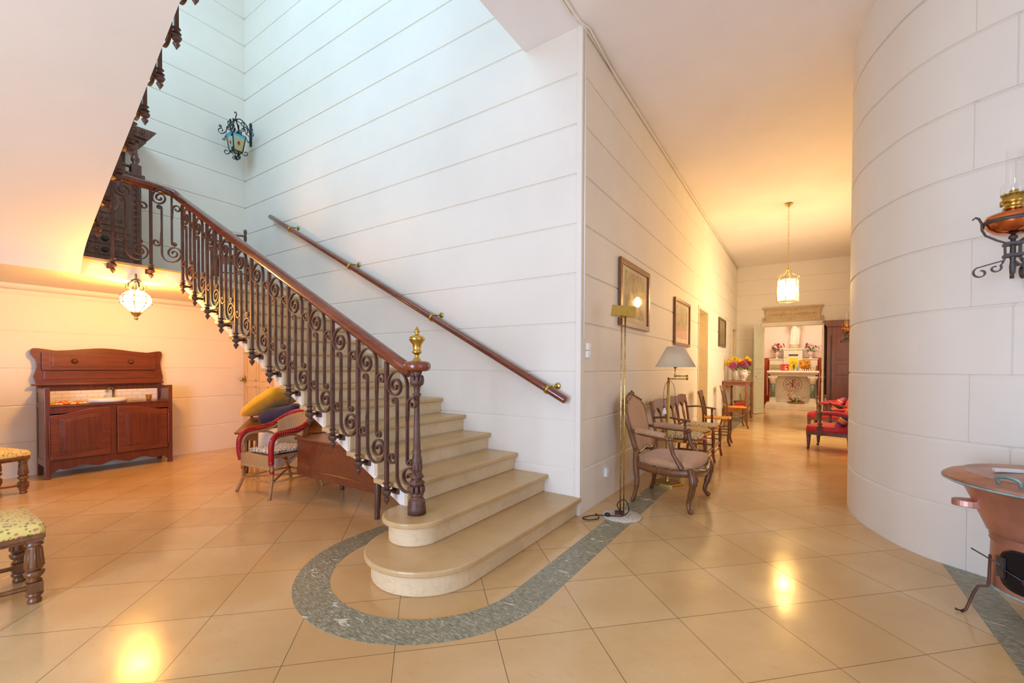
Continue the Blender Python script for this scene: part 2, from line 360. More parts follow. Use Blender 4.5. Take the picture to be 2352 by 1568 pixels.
# ---------------------------------------------------------------- staircase
RS,TR=.161,.3205
def xn(k): return -1.60-TR*(k-1)
def zn(x): return RS+(-1.60-x)/TR*RS
XL=xn(15); ZL=15*RS
st=thing('stone_staircase','pale limestone staircase with two rounded bottom steps rising along the white wall','staircase',(0,0,0))
def bull(cx,cy,R,xf,xb,n=28):
    p=[(xf,YW)]
    for k in range(n+1):
        a=-PI*k/n; p.append((cx+R*cos(a),cy+R*sin(a)))
    p[1]=(xf,cy)
    return p+[(xb,cy),(xb,YW)] if abs(xb-(cx-R))>.01 else p+[(xb,YW)]
for k in range(1,15):
    b=MB(); z=RS*k
    if k<3:
        cx,cy,R=((-1.98,2.02,.40),(-2.135,2.06,.225))[k-1]; xf=cx+R; xb=xn(k+1)-.06 if k==1 else xn(k+1)-.06
        b.prism(bull(cx,cy,R,xf,min(xb,cx-R)),z-.036,z)
        b.prism(bull(cx,cy,R-.042,xf-.042,min(xb,cx-R+.042)),z-RS,z-.036,mi=1)
    else:
        b.box(xn(k)-TR-.035,xn(k),2.07,YW,z-.036,z); b.box(xn(k)-.075,xn(k)-.04,2.11,YW,z-RS,z-.036,mi=1)
        b.box(xn(k)-TR-.02,xn(k)-.03,2.098,YW,z-.050,z-.035,mi=1)
    obj('step',b,[STEP,RISER],st,.009)
# string and sloping underside of the first flight
def zs(x): return .364+.5105*(-2.441-x)
pl=[(-2.26,.30),(-2.30,.325)]
for k in range(3,15): pl+=[(xn(k)-.05,RS*(k-1)-.005),(xn(k)-.05,RS*k-.03)]
pl+=[(XL-.02,RS*14-.03),(XL-.02,2.23),(XL+.05,zs(XL+.05)+.0),(-2.26,zs(-2.26))]
b=MB(); b.prism(pl,2.112,YW,1); obj('string_wall',b,STRING,st)
b=MB(); b.box(XW,XL-.03,-.13,YW,ZL-.19,ZL-.03); b.box(XW,XL,-.12,YW,ZL-.036,ZL,mi=1)
b.tube([(XW+.05,YW,ZL-.19),(XW+.05,-.13,ZL-.19)],.06,10); obj('landing',b,[STRING,STEP],st,.008)
# second flight: soffit over the sideboard, climbing back towards the hall
def z2(x): return 2.36+.561*(x+6.15)
pl=[(XL-.03,ZL-.19)]+[(p.x,p.y) for p in cat([(XL+.004,ZL-.19,0),(XL+.06,2.325,0),(XL+.16,2.445,0),(XL+.32,2.565,0),(XL+.6,z2(XL+.6),0)],5)]+[(-2.76-.06,ZC-.03),(-2.70,ZC-.012),(-2.19,ZC-.012),(-2.19,ZC+.24)]
n2=12; r2=(ZC+.24-ZL)/n2; t2=(-2.19-XL)/n2
top=[(-6.45,ZL-.05)]
for k in range(n2): top+=[(-6.45+.3245*k,ZL+.178*k),(-6.45+.3245*k,ZL+.178*(k+1))]
top+=[(-2.19,ZC+.24)]
pl=[p for p in pl if p[0]<-2.5 or p[1]<ZC]+[(-2.19,ZC-.012)]
pl+=[p for p in reversed(top)]
b=MB(); b.prism(pl,-.13,1.24,1); obj('upper_flight',b,PLASTER,st)
# ---------------------------------------------------------------- balustrade
YB=2.02
bal=thing('iron_balustrade','wrought iron scrollwork balustrade with mahogany handrail along the stone stairs','balustrade',(0,0,0))
def zt(x): return .334+.517*(-2.39-x)
def zr(x): return 1.339+.517*(-2.208-x)
FIN=[(.0,0),(.024,.042),(.021,.052),(.011,.058),(.011,.064),(.026,.072),(.035,.092),(.030,.106),(.017,.114),(.022,.118),(.033,.124),(.017,.132),(.019,.148),(.030,.158),(.014,.162)]
def post(h):
    b=MB(); b.box(-.0125,.0125,-.0125,.0125,.155,h); return b
def finial():
    b=MB(); b.lathe(FIN,(0,0,0),8,sm=False,a0=PI/8); return b
def bracket(dy):
    b=MB(); b.tube([(0,.02,.092),(0,dy-.012,.092)],.012,8); b.box(-.03,.03,dy-.014,dy,.062,.122); b.lathe([(.012,0),(.02,.006),(.012,.012)],(0,dy*.55,.086),8); return b
PH=1.002
def scroll(w=.311,H=.405,sl=.517):
    # flat bars, 180 degree symmetric; local x from upper post to lower post, z about the panel centre
    b=MB(); out=[]; t=H; k=w/.311
    zt_=t-.10
    B=[(.205*k,-H+.205)]+[(.205*k,z) for z in (-.1,0,.1,zt_)]
    B+=[(.110*k+.095*k*cos(a),zt_+.10*sin(a)) for a in [PI*q/20 for q in range(1,20)]]
    B+=spir(.088*k,t-.10,.073,.012,PI,PI+3.1*PI,40)
    curl=spir(.229*k,-H+.205,.024,.007,PI,PI+2.3*PI,18)
    br=[(.207*k,t-.33),(.212*k,t-.25)]+[(p[0],p[1]) for p in spir(.258*k,t-.215,.044,.012,PI*.95,-PI*1.15,26)]
    for P in (list(reversed(curl))+B,br):
        for sgn in (1,-1):
            pts=[((p[0]-w/2)*sgn+w/2,p[1]*sgn) for p in P]
            b.ribbon(pts,.0062,-.011,.011)
    for sgn in (1,-1): 
        for (x,z) in ((.007,t-.10),):
            b.box((x-w/2)*sgn+w/2-.009,(x-w/2)*sgn+w/2+.009,-.009,.009,z*sgn-.008,z*sgn+.008)
    return b
P0=None; px=[-2.39-.311*k for k in range(12)]
mp_=obj('baluster',post(PH),IRON,bal,0,loc=(px[0],YB,zt(px[0]))); mf=obj('drop_finial',finial(),IRON,mp_); mb_=obj('bracket',bracket(.088),IRON,mp_)
ms=obj('scroll_panel',scroll(),IRON,bal)
def put(src,loc,rz=0,parent=bal):
    c=copy_tree(src,parent); c.location=loc; c.rotation_euler=(0,0,rz); return c
for k in range(1,12): put(mp_,(px[k],YB,zt(px[k])))
def panel(p0,p1,z0,z1,src=ms):
    d=V(p1)-V(p0); return (p0[0],p0[1],(z0+z1)/2),math.atan2(d.y,d.x)
first=True
for k in range(12):
    xa=px[k]; xb=px[k]+.311
    loc=(xa,YB,zt((xa+xb)/2)+.61)
    if first: ms.location=loc; first=False
    else: put(ms,loc)
# landing posts and wide panels round the corner
XB=-6.03; zl=2.262; lp=[(XB,1.80),(XB,1.477)]
for p in lp: put(mp_,(p[0],p[1],zl),PI/2)
ml=obj('scroll_panel',scroll(.311),IRON,bal,loc=(lp[0][0],lp[0][1],zl+.60),rot=(0,0,math.atan2(YB-1.80,px[11]-XB)))
put(ml,(lp[1][0],lp[1][1],zl+.60),PI/2)
# second flight posts: outside its string, climbing to +X
Y2=1.315
def zt2(x): return 3.808+.549*(x+3.544)
p2=[-3.544+.3245*k for k in range(-7,4)]
q0=None
for x in p2:
    c=put(mp_,(x,Y2,zt2(x)),PI)
for i in range(len(p2)-1):
    x=p2[i+1]; put(ms,(x,Y2,zt2((p2[i]+x)/2)+.61),PI)
put(ms,(p2[0],Y2,zl+.68),PI-math.atan2(1.477-Y2,XB-p2[0])+PI)
# handrail
path=[(-2.17,2.04,1.268)]
for x in (-2.3,-2.6,-3,-3.5,-4,-4.5,-5,-5.4,-5.7,-5.85): path.append((x,YB,zr(x)-.045))
path+=[(-5.96,1.985,3.255),(-6.02,1.90,3.282),(XB,1.80,3.29),(XB,1.6,3.292),(-6.02,1.45,3.30),(-5.96,1.35,3.34),(-5.85,Y2,3.42)]
for x in (-5.6,-5,-4.4,-3.8,-3.2,-2.6): path.append((x,Y2,zt2(x)+1.055))
b=MB(); b.tube(cat(path,5),(.046,.036),14); obj('handrail',b,RAILW,bal)
NW=(-2.12,2.045)
def npx(L): return [(h/1178,.322+(1528-y)*.000849) for y,h in L]
b=MB(); b.lathe(npx([(1528,72),(1475,72),(1466,66),(1440,68),(1420,62),(1404,52),(1394,40),(1386,52),(1375,54),(1360,38),(1330,26),(1304,46),(1290,62),(1278,60),(1262,36),(1250,44),(1237,57),(1228,50),(1190,31),(1158,31),(1150,40),(1140,38),(1122,43),(1100,40),(1062,31),(1036,37),(1028,29),(700,21),(606,22),(600,33),(590,33),(580,22),(560,24),(538,26),(518,40),(502,52),(486,50),(470,36),(450,30),(430,38),(412,40)]),(NW[0],NW[1],0),20)
for k in range(8):
    a=PI*2*k/8
    for z,r,h in ((.64,.024,.05),(1.21,.034,.035),(.485,.042,.03)): b.ball((NW[0]+r*cos(a),NW[1]+r*sin(a),z),.013,8,6,sz=(1,1,h/.013))
nw=obj('newel_post',b,IRON,bal)
b=MB(); b.lathe([(.055,1.268),(.083,1.276),(.09,1.29),(.091,1.31),(.084,1.328),(.06,1.336),(0,1.336)],(NW[0],NW[1],0),28); obj('newel_cap',b,RAILW,nw)
b=MB(); b.lathe(npx([(341,42),(331,40),(322,30),(300,16),(280,18),(271,36),(260,39),(250,31),(236,30),(205,34),(180,52),(168,60),(155,62),(143,54),(131,24),(120,14),(107,20),(100,25),(92,18),(76,9),(62,2)]),(NW[0],NW[1],0),24); obj('brass_finial',b,BRASS,nw)['label']='polished brass urn finial'
# wall handrail with brass rings
wr=thing('wall_handrail','round mahogany handrail fixed to the white stair wall by brass rings','handrail',(0,0,0))
A0,A1=V((-6.612,3.40,3.527)),V((-1.699,3.40,1.009)); dr=(A1-A0).normalized()
b=MB(); pp=[A0-dr*.0,A0+dr*.02]+[A0.lerp(A1,t/10) for t in range(1,10)]+[A1-dr*.012,A1]
b.tube(pp,[.024,.033]+[.0345]*9+[.0345,.028],14); obj('rail',b,RAILW,wr)
for x in (-1.881,-3.294,-4.695,-6.047):
    t=(x-A0.x)/(A1.x-A0.x); p=A0.lerp(A1,t); q=V((0,0,1)).rotation_difference(dr).to_matrix().to_4x4()
    b=MB(); b.lathe([(.036,-.014),(.044,-.014),(.044,.014),(.036,.014)],seg=18,M=Mx.Translation(p)@q)
    b.tube([p+V((.02,.03,.025)),p+V((.055,.05,.03)),p+V((.062,.075,.03))],.009,8); b.lathe([(.03,0),(.03,.006),(.018,.011),(0,.012)],M=Mx.Translation((p.x+.062,YW,p.z+.03))@Mx.Rotation(PI/2,4,'X'),seg=16)
    obj('bracket',b,BRASS,wr)
# ---------------------------------------------------------------- cloth and weave materials
def mk_print(name,base,cols,scale,thr=.28,rough=.85):
    m=NT(name); v=m.co(); col=L(base); out=None
    cur=None
    for i,c in enumerate(cols):
        x=m.n('ShaderNodeTexVoronoi'); x.inputs['Scale'].default_value=scale*(1+.17*i); x.inputs['Randomness'].default_value=.55
        mp=m.co((1,1,1),(0,0,.4*i),(i*.37,i*.21,i*.11)); m.l(mp,x.inputs['Vector'])
        k=m.ramp(x.outputs['Distance'],[(thr*(.95-.12*i),(1,1,1,1)),(thr*(1.1-.12*i),(0,0,0,1))])
        cur=m.mix(k,cur if cur is not None else col,L(c))
    m.bump(m.noise(v,240,2),.0008,.5); m.b.inputs['Sheen Weight'].default_value=.2; return m.fin(cur,rough,0,.2)
YELLOWF=mk_print('yellow_floral_cloth','#ead27a',['#c98f6a','#8f9a4e','#b9803f'],30,.26)
BLUEF=mk_print('blue_floral_cloth','#ddd9cf',['#4e5a72','#7f8798','#3c4660'],34,.36)
GREYF=mk_print('garden_print_cloth','#d6cba6',['#6c7864','#8d8f70','#a97a56'],26,.38)
BEIGEF=mk_print('tapestry_cloth','#c9a866',['#a58247','#8c7442','#b59a63'],30,.34); REDDOT=mk_print('red_dotted_cloth','#b8301f',['#f0d9c0'],60,.22)
def mk_damask(name,h1,h2):
    m=NT(name); v=m.co((1,1,1)); f=m.noise(v,26,3,.6,2.2); col=m.ramp(f,[(.40,L(h1)),(.5,L(h2)),(.58,L(h1))]); m.bump(f,.0006,.4); m.b.inputs['Sheen Weight'].default_value=.3; return m.fin(col,.85,0,.2)
DAMASK=mk_damask('pink_damask','#c79b74','#b48763')
def cloth(name,h,var=.1): 
    m=NT(name); v=m.co(); f=m.noise(v,7,3); col=m.ramp(f,[(.3,dk(L(h),1-var)),(.7,dk(L(h),1+var))]); m.bump(m.noise(v,200,2),.0006,.4); m.b.inputs['Sheen Weight'].default_value=.25; return m.fin(col,.9,0,.15)
YELLOWC=cloth('yellow_cotton','#e6b62c'); NAVY=cloth('navy_cotton','#2c2a52'); WHITEC=cloth('white_cotton','#e4ddd6'); REDLEATHER=plain('red_velvet','#b8293a',.6,0,.1,20); LAMPSH=cloth('grey_linen','#dfcba8',.04); LACE=cloth('lace','#f2ead6',.06)
def mk_weave(name,h,sc=85):
    m=NT(name); v=m.co((1,1,1)); c=L(h)
    w1=m.n('ShaderNodeTexBrick',offset=.5); w1.inputs['Scale'].default_value=sc; w1.inputs['Brick Width'].default_value=1.1; w1.inputs['Row Height'].default_value=.6; w1.inputs['Mortar Size'].default_value=.1
    w1.inputs['Color1'].default_value=c; w1.inputs['Color2'].default_value=dk(c,.82); w1.inputs['Mortar'].default_value=dk(c,.4)
    sp=m.n('ShaderNodeSeparateXYZ'); m.l(v,sp.inputs[0]); cb=m.n('ShaderNodeCombineXYZ'); ad=m.n('ShaderNodeMath',operation='ADD'); m.l(sp.outputs[0],ad.inputs[0]); m.l(sp.outputs[1],ad.inputs[1]); m.l(ad.outputs[0],cb.inputs[0]); m.l(sp.outputs[2],cb.inputs[1]); m.l(cb.outputs[0],w1.inputs['Vector'])
    iv=m.n('ShaderNodeMath',operation='SUBTRACT'); iv.inputs[0].default_value=1; m.l(w1.outputs['Fac'],iv.inputs[1]); m.bump(iv.outputs[0],.003,.8); return m.fin(w1.outputs['Color'],.6,0,.3)
WEAVE=mk_weave('wicker_weave','#dcae78'); BAMBOO=plain('cane_pole','#b3824f',.45,0,.2,18); 
def mk_rush(name,h):
    m=NT(name); v=m.co((1,1,1)); w=m.n('ShaderNodeTexWave',wave_type='RINGS',rings_direction='SPHERICAL'); w.inputs['Scale'].default_value=26; w.inputs['Distortion'].default_value=2; m.l(v,w.inputs[0])
    col=m.ramp(w.outputs['Fac'],[(.1,dk(L(h),.7)),(.8,dk(L(h),1.1))]); m.bump(w.outputs['Fac'],.003,.5); return m.fin(col,.6,0,.3)
RUSH=mk_rush('rush_seat_straw','#d99a3c')
def mk_redwrap():
    m=NT('red_cane_wrap'); v=m.co((1,1,1)); x=m.n('ShaderNodeTexVoronoi'); x.inputs['Scale'].default_value=42; x.inputs['Randomness'].default_value=.1; m.l(v,x.inputs['Vector'])
    col=m.ramp(x.outputs['Distance'],[(.16,L('#e2b9a0')),(.24,L('#a81a1c'))]); f=m.noise(v,120,2); m.bump(x.outputs['Distance'],.002,.5); return m.fin(col,.4,0,.4)
REDWRAP=mk_redwrap()
def cushion(w,d,h,n=18,p=.55,seed=0,sag=0,M=None):
    r=random.Random(seed); ph=[r.uniform(0,6) for _ in range(4)]
    b=MB()
    def fn(u,v):
        a=2*PI*u; e=-PI/2+PI*v
        f=lambda t,q:math.copysign(abs(t)**q,t)
        x=f(cos(e),.32)*f(cos(a),p*.6); y=f(cos(e),.32)*f(sin(a),p*.6); z=f(sin(e),.65)
        z*=(1-.45*min(1,max(abs(x),abs(y))**4))
        wv=.05*sin(5*x+ph[0])*sin(4*y+ph[1])+.03*sin(9*x+ph[2]+7*y)
        return (x*w/2,y*d/2,z*h/2+wv*h*(1 if z>0 else .4)-sag*(1-x*x)*(1-y*y))
    b.grid(fn,40,n,True,M,closeu=True); return b
# ---------------------------------------------------------------- sideboard holding a washbasin
sb=thing('sideboard','dark mahogany sideboard with raised lid, converted to a washstand, against the orange-lit wall','sideboard',(-7.505,1.737,0))
MB_=MB
b=MB()
for y in (-.597,.552): b.box(.375,.425,y,y+.045,.0,1.04); b.box(.0,.05,y,y+.045,0,1.055)
for s in (-1,1):
    y0=.572*s; ya,yb=min(y0,y0+.02*s),max(y0,y0+.02*s)
    b.box(.05,.375,ya,yb,.14,1.03)
    for z0,z1 in ((.14,.22),(.80,.86),(.98,1.03)): b.box(.05,.375,min(ya,yb)-.004,max(ya,yb)+.004,z0,z1)
b.box(.38,.41,-.56,.56,.74,.835); b.box(.05,.42,-.57,.57,.815,.835); b.box(0,.03,-.57,.57,.985,1.06); b.box(.0,.02,-.57,.57,.1,.985)
b.box(.385,.412,-.035,.025,.2,.80); b.box(.385,.405,-.56,.56,.185,.24); b.box(.05,.38,-.56,.56,.17,.19)
# scalloped apron
ap=[(-.56,.20)]; 
for i in range(41):
    t=i/40; y=-.56+1.12*t; z=.105+.018*cos(t*PI*8)-.0*t; e=min(t,1-t)
    if e<.09: z=.105-.06*(1-e/.09)**1.5
    ap.append((y,z))
ap.append((.56,.20)); b.prism(ap,.388,.412,0)
for s in (-1,1): b.lathe([(.028,0),(.034,.012),(.022,.03),(.026,.1)],(.40,.575*s,0),10)
obj('body',b,MAHOGZ,sb,.004)
def arch(y0,y1,zb,zo,zi,flip):
    pts=[]
    n=24
    for i in range(n+1):
        t=i/n; tt=t if not flip else 1-t
        s=.5-.5*cos(PI*min(1,max(0,(tt-.08)/.72))); z=zo+(zi-zo)*s
        pts.append((y0+(y1-y0)*t,z))
    return [(y1,zb),(y0,zb)]+pts
def inset(poly,d,dz=None):
    ys=[p[0] for p in poly]; zs_=[p[1] for p in poly]; cy=(min(ys)+max(ys))/2; cz=(min(zs_)+max(zs_))/2; hy=(max(ys)-min(ys))/2; hz=(max(zs_)-min(zs_))/2
    return [(cy+(y-cy)*(1-d/hy),cz+(z-cz)*(1-(dz or d)/hz)) for y,z in poly]
for (y0,y1,fl) in ((-.553,-.037,False),(.027,.543,True)):
    P=arch(y0,y1,.21,.728,.79,fl); b=MB(); b.prism(P,.408,.428,0); d=obj('door',b,MAHOG,sb,.005)
    q=inset(P,.075,.07); b=MB(); b.prism(q,.428,.434,0); q2=inset(q,.014); b.prism(q2,.426,.4375,0); q3=inset(q,.03); b.prism(q3,.43,.440,0); obj('raised_panel',b,MAHOGZ,d,.004)
    b=MB(); yc=(y1-.037) if not fl else (y0+.037)
    for i in range(9):
        z=.30+.047*i; b.tube([(.429,yc+.014*cos(a),z+.018*sin(a)) for a in [2*PI*k/10 for k in range(10)]],.004,5,True); b.ball((.430,yc,z+.023),.006,6,4)
    obj('carving',b,MAHOG,d)
    b=MB(); yh=y0-.008 if not fl else y1+.008
    b.lathe([(0,.25),(.006,.255),(.01,.27),(.006,.28)]+[(.0085,.30),(.0085,.66),(.006,.68),(.01,.69),(.006,.71),(0,.72)],(.432,yh,0),8)
    obj('hinge',b,MAHOG,d)
b=MB()
b.box(.03,.036,-.55,.55,.835,.985); obj('tile_splashback',b,None or WHITEP,sb)
def mk_tile():
    m=NT('white_metro_tile'); v=m.co((1,1,1),(0,PI/2,0)); v=m.co((1,1,1)); sp=m.n('ShaderNodeSeparateXYZ'); m.l(v,sp.inputs[0]); cb=m.n('ShaderNodeCombineXYZ'); m.l(sp.outputs[1],cb.inputs[0]); m.l(sp.outputs[2],cb.inputs[1])
    b=m.n('ShaderNodeTexBrick',offset=.5); b.inputs['Scale'].default_value=1; b.inputs['Brick Width'].default_value=.11; b.inputs['Row Height'].default_value=.05; b.inputs['Mortar Size'].default_value=.002
    b.inputs['Color1'].default_value=L('#f3eee2'); b.inputs['Color2'].default_value=L('#efe8da'); b.inputs['Mortar'].default_value=L('#cbbd9f'); m.l(cb.outputs[0],b.inputs['Vector']); m.bump(b.outputs['Fac'],-.002,.6); return m.fin(b.outputs['Color'],.15,0,.5)
sb.children[-1].data.materials[0]=mk_tile()

lo0=[(-.60,0),(-.625,.10),(-.60,.20),(-.61,.30),(-.645,.36),(-.64,.41),(-.60,.43)]+[(-.45+.9*i/16,.428+.022*cos((i/16-.5)*PI*2)*.9+.0) for i in range(17)]+[(.575,.43),(.605,.40),(.60,.35),(.585,.28),(.592,.18),(.61,.08),(.60,0)]
lo=[(-.60,0)]+[(p.x,p.y) for p in cat([(a,c,0) for a,c in lo0[1:-1]],4)]+[(.60,0)]
Mt=Mx.Translation((.045,0,1.068))@Mx.Rotation(math.radians(-2.5),4,'Y')
b=MB(); b.prism(lo,-.012,.016,0,Mt); b.box(-.02,.03,-.645,.612,-.012,.008,Mt); b.box(.012,.022,-.54,.52,.06,.155,Mt); ld=obj('lid',b,MAHOG,sb,.005)
b=MB(); b.box(.012,.045,-.556,.524,.172,.385,Mt); b.box(.045,.051,-.50,.475,.20,.36,Mt); b.box(.044,.0545,-.47,.445,.215,.345,Mt); fd=obj('drawer_front',b,MAHOG,ld,.004)
for y in (-.285,.253):
    b=MB(); b.lathe([(.034,0),(.034,.003),(.012,.006),(.010,.012),(.02,.020),(.018,.028),(0,.032)],M=Mt@Mx.Translation((.053,y,.278))@Mx.Rotation(PI/2,4,'Y'),seg=14); obj('knob',b,MAHOGZ,fd)
ba=thing('washbasin','white oval countertop basin set inside the open sideboard','washbasin',(-7.505+.235,1.737-.02,.8355))
b=MB(); b.lathe([(.10,0),(.155,.004),(.165,.02),(.172,.045),(.168,.05),(.160,.045),(.14,.018),(.0,.012)],sx=1.0,sy=1.15,seg=32); obj('bowl',b,plain('ceramic','#f6f1e6',.12,0,.02),ba)
b=MB(); b.lathe([(.020,0),(.020,.004),(.014,.01),(.012,.16)],(-.165,.10,0),12); b.tube(cat([(-.165,.10,.12),(-.165,.10,.16),(-.150,.085,.185),(-.115,.05,.18),(-.09,.02,.145),(-.083,.012,.125)],6),.0125,10); obj('faucet',b,plain('chrome','#9a9088',.15,1,.05),ba)
b=MB(); b.lathe([(.022,0),(.024,.002),(.034,.078),(.032,.078),(.023,.006),(0,.006)],seg=20)
am=NT('amber_glass'); am.b.inputs['Base Color'].default_value=L('#e08a10'); am.b.inputs['Transmission Weight'].default_value=.6; am.b.inputs['Roughness'].default_value=.1
o=obj('drinking_glass',b,am.m,loc=(-7.505+.30,2.115,.8355)); tag(o,'amber glass tumbler standing beside the basin in the sideboard','glass')
def crumple(w,d,h,seed,mat,name,loc,label,catg,rz=0,n=20):
    r=random.Random(seed); ph=[r.uniform(0,6.3) for _ in range(8)]
    def fn(u,v):
        x=(u-.5)*w;y=(v-.5)*d; e=(1-(2*u-1)**4)*(1-(2*v-1)**4)
        z=h*e*(.55+.25*sin(7*u+ph[0]+3*v)+.2*sin(11*v+ph[1]-4*u)+.12*sin(19*u+ph[2]+13*v))
        return (x+.02*w*sin(9*v+ph[3]),y+.02*d*sin(8*u+ph[4]),max(.003,z))
    b=MB(); b.grid(fn,n,n); b.grid(lambda u,v:((u-.5)*w,(v-.5)*d,.001),2,2,False)
    o=obj(name,b,mat,loc=loc,rot=(0,0,rz)); tag(o,label,catg); return o
m=NT('coloured_print'); f=m.noise(m.co((1,1,1)),13,2); MULTI=m.fin(m.ramp(f,[(.36,L('#e7c21d')),(.45,L('#d8ded0')),(.52,L('#d5452f')),(.60,L('#e3a51f')),(.68,L('#3a7fb0'))],'CONSTANT'),.6)
crumple(.16,.34,.045,4,MULTI,'tea_towel',(-7.505+.24,1.37,.836),'crumpled yellow and red patterned cloth left inside the sideboard','cloth')
# ---------------------------------------------------------------- two upholstered chairs at the left edge
def turned_leg(b,x,y,h=.36):
    b.lathe([(.026,0),(.030,.006),(.028,.02),(.022,.026),(.034,.04),(.036,.05),(.026,.058),(.024,.062)],(x,y,0),14); b.box(x-.031,x+.031,y-.031,y+.031,.060,.115)
    b.lathe([(.024,.115),(.032,.122),(.022,.132),(.038,.15),(.043,.168),(.03,.176),(.025,.182)],(x,y,0),14)
    n=16; vs=[];pr=[(.036,.186),(.038,.20),(.030,.30),(.027,.31)]
    b.lathe(pr,(x,y,0),20,sm=False)
    for k in range(8):
        a=2*PI*k/8; b.tube([(x+.036*cos(a),y+.036*sin(a),.195),(x+.029*cos(a),y+.029*sin(a),.30)],[.006,.005],5)
    b.lathe([(.026,.31),(.038,.316),(.038,.324),(.028,.332),(.03,.34)],(x,y,0),14); b.box(x-.034,x+.034,y-.034,y+.034,.338,h+.012)
ch=thing('upholstered_chair','yellow flowered seat on fluted turned legs, in front of the sideboard, nearest the camera','chair',(-3.69,.31,0),0)
LX,LY=.205,.205
b=MB(); b.box(-.245,.245,-.245,.245,.352,.38); b.box(-.23,.23,-.23,.23,.335,.352); obj('seat_rail',b,WALNUT,ch,.006)
b=MB(); b.grid(lambda u,v:( (lambda x,y:(x*.238*(1-.02*abs(y)),y*.238,.378+.055+.035*(1-x**4)*(1-y**4)))((2*u-1),(2*v-1)) ),16,16); 
pts=[]; N=16
for k in range(4*N):
    q=k/N; s=q%1; w=2*s-1; e=[(w,-1),(1,w),(-w,1),(-1,-w)][int(q)]; pts.append(e)
vs=[(x*.240,y*.240,.378) for x,y in pts]+[(x*.247,y*.247,.405) for x,y in pts]+[(x*.236,y*.236,.434) for x,y in pts]; n=len(pts)
b.add(vs,[(i,(i+1)%n,(i+1)%n+n,i+n) for i in range(n)]+[(i+n,(i+1)%n+n,(i+1)%n+2*n,i+2*n) for i in range(n)],True); obj('seat',b,YELLOWF,ch)
b=MB()
for k in range(4):
    for i in range(30):
        t=-.24+.48*i/29; p=[(t,-.243),(.243,t),(t,.243),(-.243,t)][k]; b.ball((p[0],p[1],.383),.0045,5,3)
obj('nail_trim',b,BRASS,ch)
for sx in (-1,1):
    for sy in (-1,1): b=MB(); turned_leg(b,sx*LX,sy*LY); obj('leg',b,WALNUT,ch)
b=MB()
for sx in (-1,1): b.tube(cat([(sx*LX,-LY,.087),(sx*LX,-.1,.09),(sx*LX*.98,0,.098),(sx*LX,.1,.09),(sx*LX,LY,.087)],4),.014,4)
b.tube(cat([(-LX,0,.095),(0,0,.1),(LX,0,.095)],4),.014,4); obj('stretcher',b,WALNUT,ch)
b=MB()
for sx in (-1,1): b.box(sx*.205-.022,sx*.205+.022,-.235,-.195,.36,1.05)
b.box(-.2,.2,-.232,-.20,.98,1.05); b.box(-.2,.2,-.232,-.20,.52,.57); obj('back_frame',b,WALNUT,ch,.005)
b=MB(); b.box(-.183,.183,-.238,-.188,.57,.98); obj('backrest',b,YELLOWF,ch,.015)
dup(ch,(-6.68,.64,0),math.radians(19),'yellow flowered seat on turned legs standing beside the sideboard, the farther one')
# ---------------------------------------------------------------- wicker armchair
wk=thing('wicker_armchair','tan wicker armchair with red wrapped arm rim below the staircase','armchair',(-4.58,2.46,0),math.radians(4))
ARM=cat([(-.262,-.265,.33),(-.278,-.275,.43),(-.278,-.268,.55),(-.268,-.21,.62),(-.262,-.08,.635),(-.26,.06,.66),(-.245,.17,.72),(-.19,.26,.775),(-.09,.30,.80),(0,.31,.805),(.09,.30,.80),(.19,.26,.775),(.245,.17,.72),(.26,.06,.66),(.262,-.08,.635),(.268,-.21,.62),(.278,-.268,.55),(.278,-.275,.43),(.262,-.265,.33)],6)
b=MB(); b.tube(ARM,.027,10); obj('arm_rim',b,REDWRAP,wk)['label']='red wrapped arm rim'
b=MB(); inner=[V((p.x*.93,p.y*.93+.0,p.z-.032)) for p in ARM]; b.tube(inner,.014,8); obj('arm_roll',b,WEAVE,wk)
def backfn(u,v):
    a=-1.15+2.3*u; x=.25*sin(a)/sin(1.15)*.98; y=.10+.19*(cos(a)-cos(1.15))/(1-cos(1.15))
    zt_=.79-.10*abs(2*u-1)**2.2; z=.40+(zt_-.40)*v; k=.82+.16*v; return (x*k,y*k+.015*v,z)
b=MB(); b.grid(backfn,22,10); o=obj('backrest',b,WEAVE,wk); sm=o.modifiers.new('thick','SOLIDIFY'); sm.thickness=.016
b=MB(); b.prism([(-.25,-.265),(.25,-.265),(.235,.2),(.15,.26),(-.15,.26),(-.235,.2)],.385,.405); b.box(-.25,.25,-.278,-.262,.285,.405); b.tube([(-.25,-.275,.285),(.25,-.275,.285)],.01,8); obj('seat',b,WEAVE,wk,.008)
for sx,sy in ((-1,-1),(1,-1),(1,1),(-1,1)):
    f=.265 if sy<0 else .27
    P=[(sx*.255,sy*.255 if sy<0 else .2,.40 if sy<0 else .55),(sx*.25,sy*.25 if sy<0 else .22,.25),(sx*.252,sy*.255,.14),(sx*.285,sy*.30,0)]
    b=MB(); b.tube(cat(P,5),.0165,8); lg=obj('leg',b,BAMBOO,wk)
    if sy<0: b=MB(); b.tube([(sx*.25,-.25,.265),(sx*.25,-.25,.235)],.021,10); obj('red_binding',b,REDWRAP,lg)
b=MB()
for sx in (-1,1):
    b.tube([(sx*.255,-.255,.15),(sx*.255,.26,.15)],.009,6); b.tube([(sx*.25,-.235,.27),(sx*.245,0,.38)],.008,6); b.tube([(sx*.24,.22,.24),(sx*.245,.02,.385)],.008,6)
    b.tube([(sx*.255,-.255,.15),(-sx*.255,.26,.152)],.011,6); b.tube(cat([(sx*.255,-.2,.60),(sx*.25,-.05,.60),(sx*.245,.08,.55),(sx*.24,.15,.41)],5),.010,6)
b.tube([(-.255,-.26,.15),(.255,-.26,.15)],.009,6); b.tube([(-.255,.26,.15),(.255,.26,.15)],.009,6)
